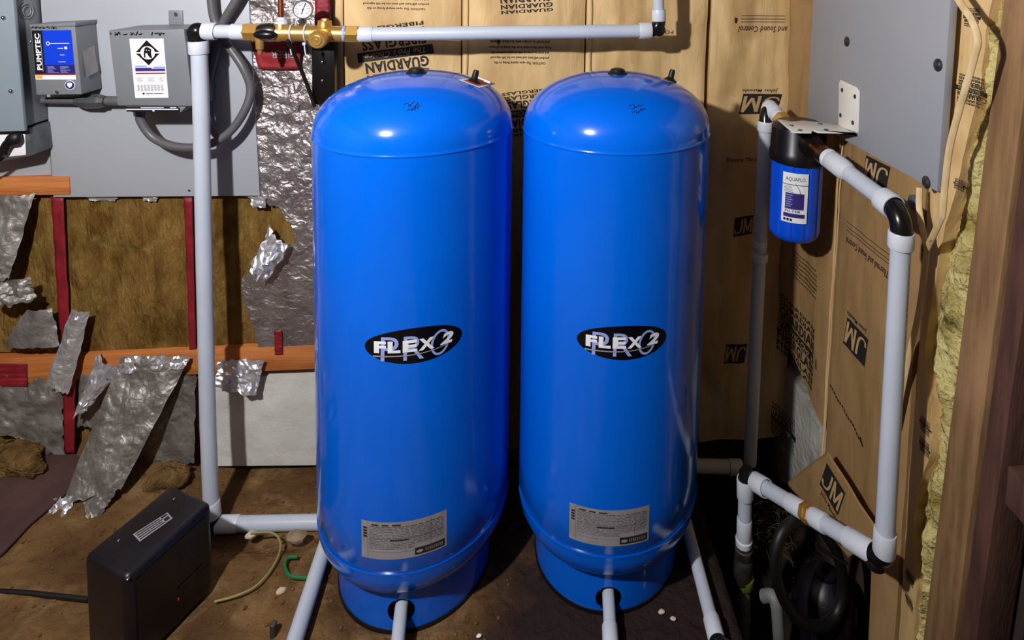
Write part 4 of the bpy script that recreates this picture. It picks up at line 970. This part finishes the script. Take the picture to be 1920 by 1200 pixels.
# white angle bracket
br = MB(); vp = [aX(x, y, XP - .001) for x, y in ((1578, 150), (1608, 164), (1613, 172), (1611, 249), (1574, 236), (1575, 155))]
z_ = zh + .002
hp = [aZ(x, y, z_) for x, y in ((1458, 226), (1487, 250), (1521, 250.5), (1524, 246), (1534, 250), (1602, 251))] + [V((XP - .001, aX(1611, 250, XP).y, z_)), V((XP - .001, aX(1573, 232, XP).y, z_))] + [aZ(1507, 228, z_), aZ(1484, 230, z_), aZ(1470, 227, z_)]
bb = MB().prism(vp, (-.0035, 0, 0)).prism(hp, (0, 0, .0035)).build('bracket', 'bracket_white', r, bevel=.0006)
for x, y in ((1579, 169), (1603, 181), (1576, 216), (1599, 230)):
    q = aX(x, y, XP - .0045); MB().lathe(q, (-1, 0, 0), [(0, .0062), (.001, .0062), (.001, .0042), (.002, .004), (.002, .001)], 14).build('screw', 'dark_screw', bb)
for x, y in ((1484, 236), (1500, 245), (1549, 244), (1538, 233)):
    q = aZ(x, y, z_ + .0035); MB().lathe(q, (0, 0, 1), [(0, .0065), (.002, .0065), (.003, .0045), (.003, .001)], 14).build('screw', 'steel', bb)

# filter outlet run
XR = 0.815
s0 = V((FX, FY - .094, zp)); e0 = aX(1672, 386, XR)
r = thing('filter_outlet_pipe', 'white pipe from the filter front to a black elbow and down the right wall', 'pipe', aX(1665, 1030, XR))
d = (e0 - s0).normalized(); ln = (e0 - s0).length
MB().lathe(s0 + V((0, .012, 0)), d, [(0, .0165), (.05, .0165), (.056, .020), (.06, .0255), (.078, .0258), (.084, .0235), (.09, .022)], 24).build('union_nut', 'bronze', r, sharp=.5)
MB().lathe(s0 + d * .076, d, [(0, .021), (.003, .0262), (.013, .0256), (.018, .0215)], 22).build('sealing_tape', 'tape_white', r)
collar(r, s0 + d * .092, s0 + d * .155, .0262); pipe(r, [s0 + d * .12, e0 - d * .005], .0208)
MB().lathe(s0 + d * .152, d, [(0, .026), (.014, .0245), (.026, .0209)], 26, caps=False).build('collar_taper', 'pipe_fitting', r)
collar(r, e0 - d * .034, e0 + d * .008, .0285)
tp = aX(1690, 441, XR)
c_ = e0 + d * .035; elbow(r, e0 - d * .002, V((tp.x, tp.y, e0.z - .006)), tp + V((0, 0, -.002)), .0228)
bt = aX(1664, 1040, XR); bt.y = tp.y - .012
collar(r, tp + V((0, 0, .008)), tp + V((0, 0, -.028)), .0272); pipe(r, [tp, (tp + bt) / 2, bt], .0212, n=28)
collar(r, bt + V((0, 0, .045)), bt + V((0, 0, -.008)), .0245)
# faint vertical printing on the pipe
b = MB(); rr = random.Random(5); z = tp.z - .06
while z > tp.z - .26:
    h_ = rr.uniform(.004, .012); a_ = .42
    b.grid(lambda u, c: V((tp.x + .0216 * math.sin(a_ + .12 * u), tp.y - .002 - .0216 * math.cos(a_ + .12 * u) - .012 * (tp.z - z) / (tp.z - bt.z) + .002, z - h_ * c)), 2, 1); z -= h_ + rr.uniform(.003, .008)
b.build('fine_print', 'label_grey', r, smooth=False)
# lower run along the wall
T0 = aY(1400, 893, 1.58)
r = thing('lower_pipe_run', 'white pipe run with brass union, low on the right between two black fittings', 'pipe', T0)
a_ = aY(1414, 902, 1.565); b_ = bt + V((-.012, .025, -.022)); b_ = aX(1634, 1035, XR - .01); d = (b_ - a_).normalized(); ln = (b_ - a_).length
pipe(r, [a_, b_], .0195)
collar(r, a_, a_ + d * .05, .025); collar(r, a_ + d * ln * .34, a_ + d * ln * .47, .0215); hexnut(r, a_ + d * ln * .47, d, ln * .075, .0235)
MB().lathe(a_ + d * ln * .50, d, [(0, .0236), (.003, .0245), (.006, .0236)], 24).build('union_ring', 'brass', r)
collar(r, a_ + d * ln * .555, a_ + d * ln * .66, .0225); collar(r, b_ - d * .07, b_ + d * .004, .0235)
elbow(r, b_ - d * .002, b_ + d * .035, bt + V((0, 0, -.002)), .0215)
MB().lathe(b_ + d * .012 + V((0, 0, -.012)), (0, 0, -1), [(-.01, .018), (0, .023), (.012, .023), (.016, .015)], 22).build('elbow_hub', 'fitting_black', r)
t = thing('drop_pipe', 'short white pipe with taped joint and dark coupling dropping into the pit', 'pipe', aY(1395, 1190, 1.58))
tY = 1.58; g = lambda x, y: aY(x, y, tY)
MB().lathe(g(1399, 905), (0, 0, 1), [(-.02, .0185), (.0, .0215), (.03, .0215), (.045, .014)], 22).build('tee', 'fitting_black', t)
elbow(t, g(1399, 888), g(1404, 893), a_ + d * .004, .019, name='tee_arm')
collar(t, g(1397, 897), g(1397, 933), .0238); pipe(t, [g(1397, 925), g(1396, 985)], .0195); collar(t, g(1396, 972), g(1395, 1012), .0218)
MB().lathe(g(1395, 1008), (0, 0, -1), [(0, .021), (.004, .0245), (.014, .0235), (.02, .0235), (.022, .02)], 24).build('sealing_tape', 'tape_white', t)
MB().lathe(g(1395, 1026), (0, 0, -1), [(0, .0225), (.002, .0255), (.026, .0255), (.03, .0235), (.036, .0262), (.10, .0262), (.11, .022)], 26).build('coupling', 'dull_metal', t, sharp=.5)
MB().lathe(g(1396, 1080), (0, 0, -1), [(0, .0264), (.001, .0268), (.026, .0268), (.027, .0264)], 26).build('green_band', 'green_paint', t)
pipe(t, [g(1396, 1095), g(1395, 1215)], .0175, 'pvc_grey', 'lower_pipe'); collar(t, g(1395, 1150), g(1395, 1162), .019, 'pvc_grey')
# riser behind the filter
v0, v1 = aY(1436, 228, 1.83), aY(1406, 868, 1.83)
r = thing('filter_inlet_pipe', 'white pipe standing in shadow behind the filter, turning into its back', 'pipe', v1)
pipe(r, [v0, v0.lerp(v1, .5), v1], .0212); collar(r, v0 + V((0, 0, .002)), v0 - V((0, 0, .03)), .026)
zc_ = aY(1424, 462, 1.83).z
collar(r, V((v0.x - .001, 1.83, zc_ + .022)), V((v0.x - .001, 1.83, zc_)), .0235, 'pipe_fitting'); collar(r, V((v0.x, 1.83, zc_ - .0)), V((v0.x, 1.83, zc_ - .018)), .019, 'bronze', 'brass_joint'); collar(r, V((v0.x, 1.83, zc_ - .018)), V((v0.x, 1.83, zc_ - .046)), .0265)
i0 = aY(1444, 204, 1.85); i1 = V((FX, FY + .09, zp + .012)); d = (i1 - i0).normalized(); ln = (i1 - i0).length
elbow(r, v0 + V((0, 0, -.006)), V((v0.x, 1.845, i0.z)), i0 + d * .004, .0195, name='elbow')
collar(r, i0 - d * .014, i0 + d * .034, .0262); collar(r, i0 + d * .033, i0 + d * .052, .0235)
hexnut(r, i0 + d * .050, d, .036, .0275); MB().lathe(i0 + d * .088, d, [(0, .020), (.004, .0235), (.012, .0235), (.016, .0195), (max(.03, ln - .088), .019)], 22).build('brass_nipple', 'brass', r)
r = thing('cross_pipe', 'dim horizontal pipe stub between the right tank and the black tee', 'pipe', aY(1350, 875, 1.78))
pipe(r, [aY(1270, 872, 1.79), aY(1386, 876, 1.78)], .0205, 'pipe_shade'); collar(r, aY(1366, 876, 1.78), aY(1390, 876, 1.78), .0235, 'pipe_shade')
# hanging cream cable
def cable(label, pts, cat='cable'):
    P = smooth_path([aX(x, y, X) for x, y, X in pts], 8)
    b = MB(); vs = []
    for i, q in enumerate(P):
        d = (P[min(i + 1, len(P) - 1)] - P[max(i - 1, 0)]).normalized(); view = (q - C0).normalized(); w = d.cross(view).normalized(); t_ = d.cross(w)
        for k in range(12):
            a = 2 * PI * k / 12; vs.append(q + w * (math.copysign(abs(math.cos(a)) ** .5, math.cos(a)) * .0066) + t_ * (math.copysign(abs(math.sin(a)) ** .6, math.sin(a)) * .0032))
    m = len(P); b.add(vs, [(i * 12 + k, i * 12 + (k + 1) % 12, (i + 1) * 12 + (k + 1) % 12, (i + 1) * 12 + k) for i in range(m - 1) for k in range(12)] + [tuple(range(12)), tuple((m - 1) * 12 + k for k in range(12))])
    return tag(b.build('cable', 'cable_cream', sharp=.9), label, cat)
cable('long cream flat cable hanging down beside the grey panel and kinking back', [(1780, -30, .86), (1802, 8, .85), (1822, 38, .845), (1833, 75, .84), (1826, 110, .84), (1812, 160, .84), (1796, 215, .845), (1780, 280, .85), (1772, 345, .855), (1767, 400, .86), (1763, 412, .862), (1752, 437, .87), (1738, 466, .885)])
cable('short cream cable loop below the grey panel, meeting the long cable', [(1724, 352, .895), (1723, 385, .89), (1727, 415, .885), (1733, 445, .885), (1739, 467, .89)])
cable('thin cream cable tail running down behind the tall right pipe', [(1738, 466, .902), (1732, 520, .905), (1722, 590, .908), (1706, 660, .908), (1690, 740, .905), (1680, 800, .905)])

# ---------------------------------------------------------------- pit clutter
r = thing('hose_loop', 'loop of thick black hose standing in the pit under the brass union', 'hose', aY(1515, 1180, 1.40))
b = MB(); b.tube(smooth_path([aY(1517 + 62 * math.cos(t) + 14 * math.sin(t), 1075 + 100 * math.sin(t), 1.42 + .05 * math.cos(t)) for t in [2 * PI * k / 14 for k in range(14)]], 5, True), .0145, 16, closed=True); b.build('hose', 'cord_black', r)
pipe(r, [aY(1530, 1020, 1.395), aY(1560, 1042, 1.39), aY(1590, 1058, 1.385)], .004, 'black_plastic', 'clamp_strap', 8, 4)
r = thing('sump_pump', 'dark round machine body down in the pit behind the black hose loop', 'pump', aY(1540, 1190, 1.5))
q = aY(1545, 1120, 1.53)
MB().lathe(V((q.x, q.y, -.36)), (0, 0, 1), [(0, .07), (.02, .085), (.06, .088), (.10, .082), (.2, .08), (.25, .076), (.28, .06), (.30, .03), (.31, .03), (.31, .01)], 36, caps=False).build('body', 'black_case', r, sharp=.6)
for k in range(10):
    a = 2 * PI * k / 10; MB().box(V((q.x + .086 * math.cos(a) - .003, q.y + .086 * math.sin(a) - .003, -.26)), V((q.x + .086 * math.cos(a) + .003, q.y + .086 * math.sin(a) + .003, -.12))).build('rib', 'black_case', r)
r = thing('drain_elbow', 'weathered grey pipe elbow in the pit, right of the drop pipe', 'pipe', aY(1455, 1190, 1.46))
pipe(r, [aY(1432, 1118, 1.50), aY(1448, 1118, 1.48), aY(1456, 1140, 1.465), aY(1460, 1185, 1.46), aY(1462, 1215, 1.46)], .0165, 'pvc_grey', 'bend', 18, 5)
b = MB(); rr = random.Random(11)
for k in range(170):
    x, y = rr.uniform(1412, 1475), rr.uniform(925, 1045); P0 = aY(x, y, 1.66 + rr.uniform(-.03, .05)); a = rr.uniform(-1.2, .3); l = rr.uniform(.03, .09)
    P1 = P0 + V((math.cos(a) * l * .5, rr.uniform(-.02, .02), math.sin(a) * l)); b.tube([P0, (P0 + P1) / 2 + V((rr.uniform(-.006, .006), 0, rr.uniform(-.004, .01))), P1], .0007, 4)
tag(b.build('dry_roots', 'root_fibre'), 'tangle of dry brown roots and straw beside the drop pipe', 'roots', kind='stuff')

# ---------------------------------------------------------------- floor clutter
A_, B_, C_ = aZ(155, 1040, .25), aZ(322, 905, .25), aZ(398, 940, .25); D_ = A_ + C_ - B_
r = thing('metal_case', 'low black metal case standing askew on the dirt at lower left', 'case', ((A_.x + C_.x) / 2, (A_.y + C_.y) / 2, .0))
dn = V((0, 0, -.247))
MB().hexa([A_ + dn, D_ + dn, C_ + dn, B_ + dn, A_, D_, C_, B_]).build('housing', 'black_case', r, bevel=.016, segs=4)
fm = plane_map((A_ + D_) / 2 * 0 + D_ + dn, C_ - D_, (0, 0, 1), .0012); fl_ = (C_ - D_).length
MB().grid(lambda a, c: fm(.02 + (fl_ - .04) * a, .018 + .205 * c), 1, 1).build('front_panel', 'black_plastic', r, solid=.002)
b = MB()
for k in range(6): b.bar(fl_ * .55, .10 + k * .018, fl_ * .85, .104 + k * .018, plane_map(D_ + dn, C_ - D_, (0, 0, 1), .004))
b.build('louvres', 'black_case', r, solid=.003)
tu = (C_ - D_).normalized(); tv = (B_ - C_).normalized()
tm = lambda px, py, o=.0009: aZ(px, py, .25 + o)
q4 = [tm(249, 1002), tm(314, 961), tm(324, 972), tm(262, 1016)]
lbm = lambda o: (lambda a, c: (q4[0] * (1 - a) + q4[1] * a) * (1 - c) + (q4[3] * (1 - a) + q4[2] * a) * c + V((0, 0, o)))
lb = MB(); lb.bar(0, 0, 1, 1, lbm(.0005)); lb = lb.build('label', 'label_grey', r)
b = MB()
for k in range(4): b.bar(.04, .12 + k * .22, .74 + .05 * (k % 2), .22 + k * .22, lbm(.0011))
b.bar(.78, .1, .96, .3, lbm(.0011)); b.bar(.8, .45, .95, .85, lbm(.0011)); b.build('fine_print', 'label_dark', lb)
for px_ in ((222, 1013), (326, 935)): MB().ball(aZ(*px_, .2515), .0035, 10, (1, 1, .6)).build('screw', 'steel', r)  # steel beads standing in for highlights on the case top
for px_ in ((222, 1064), ): MB().ball(D_ + V((.002, .004, -.004)), .004, 10, (1, 1, .6)).build('screw', 'steel', r)  # bead standing in for the highlight on the front corner
q = fm(.115, .075); MB().ball(q, .0045, 10, (1, .5, 1.3)).build('pilot_lamp', 'red_label', r)
r = MB(); r.tube(smooth_path([aZ(-40, 1108, .012), aZ(40, 1111, .014), aZ(110, 1118, .013), aZ(165, 1124, .014)], 8), .006, 10)
tag(r.build('black_cable', 'cord_black'), 'black cord lying on the dirt from the left edge to the black case', 'cord')
r = MB(); r.tube(smooth_path([aZ(x, y, .016) for x, y in ((402, 1128), (440, 1118), (478, 1100), (508, 1068), (525, 1032), (522, 1008), (504, 998), (470, 1000))], 8), .0028, 8)
tag(r.build('wire_loop', 'wire_tan'), 'thin tan wire looped on the dirt right of the black case', 'wire')
r = MB(); r.tube(smooth_path([aZ(x, y, .018) for x, y in ((558, 1044), (540, 1046), (534, 1062), (545, 1080), (580, 1084))], 6), .0045, 8)
tag(r.build('green_cord', 'green_plastic'), 'short dark green cord curled beside the slanting floor pipe', 'cord')
r = MB(); r.lathe(aZ(513, 1200, -.01), (0, 0, 1), [(0, .0085), (.045, .0085), (.048, .006), (.048, .001)], 14)
tag(r.build('metal_peg', 'dull_metal'), 'short grey metal peg standing in the dirt at the bottom edge', 'peg')
r = MB(); r.tube([aZ(-10, 940, .03), aZ(40, 912, .035), aZ(84, 886, .04)], .0025, 6)
r.v = [q + V((0, 0, .02)) for q in r.v]
tag(r.build('straw_stick', 'chip'), 'thin pale stick lying on the dirt bank at the left edge', 'stick')
for x, y, s_, m, lb in ((527, 1108, .012, 'chip', 'pale angular chip on the dirt, right of the tan wire loop'), (555, 1008, .026, 'stone', 'brown stone half buried beside the left tank, by the floor pipe'),
                        (12, 1000, .02, 'stone', 'rounded dirt clod at the far left edge of the floor'), (470, 1003, .014, 'chip', 'white chip under the short floor pipe'), (898, 1192, .006, 'label_white', 'tiny bright fleck on the dirt right of the left tank foot'),
                        (1240, 1147, .008, 'chip', 'small pale chip on the floor right of the right outlet pipe'), (1262, 1160, .007, 'chip', 'small pale flake between the right outlet pipe and slanting pipe')):
    b = MB(); c_ = aZ(x, y, s_ * .4); b.ball(c_, s_, 10, (1.1, .8, .6))
    b.v = [c_ + (q - c_) * (1 + .35 * noise.noise((q - c_) * (1.2 / s_) + V((x, y, 0)))) for q in b.v]
    tag(b.build('stone', m, sharp=.5), lb, 'stone')
for pts, Y, sz, lb in (((300, 892), 1.93, (.085, .05, .032), 'tan clump of insulation on the dirt under the fringed foil hem'), ((28, 862), 1.93, (.075, .05, .05), 'yellowish insulation clump at the left edge above the dirt bank')):
    c_ = aY(*pts, Y); b = MB(); b.ball(c_, 1, 36, sz); b.v = [c_ + (q - c_) * (1 + .5 * noise.fractal((q - c_) * 22 + V((sz[0] * 99, 0, 0)), .8, 2, 4)) for q in b.v]
    tag(b.build('insulation_clump', 'clump', sharp=3), lb, 'insulation')
b = MB(); pts_ = [(-60, 900), (60, 886), (128, 898), (166, 924), (128, 962), (60, 1010), (8, 1058), (-60, 1110)]
loop = [aZ(x, y, .0) for x, y in pts_]
for q in loop: q.z = floor_z(q.x, q.y) + .006
b.prism(loop, (0, 0, .008)); tag(b.build('board_scrap', 'board_scrap', bevel=.002), 'dark purplish brown board scrap lying on the dirt at the left edge', 'board')
# loose crumbs of earth
b = MB(); rr = random.Random(4)
for k in range(900):
    x, y = rr.uniform(-1.6, -.02), rr.uniform(1.2, 1.95); s_ = rr.uniform(.0015, .006); z = floor_z(x, y)
    if -1.06 < x < -.76 and 1.38 < y < 1.68: continue
    if any(math.hypot(x - tx, y - 1.63) < .21 for tx in (-.2897, .2469)): continue
    b.ball((x, y, z + s_ * .3), s_, 6, (1, rr.uniform(.6, 1.2), .7))
tag(b.build('dirt_crumbs', 'dirt_crumb', origin=(0, 1.5, 0)), 'loose crumbs of earth scattered over the dirt floor', 'dirt', kind='stuff')
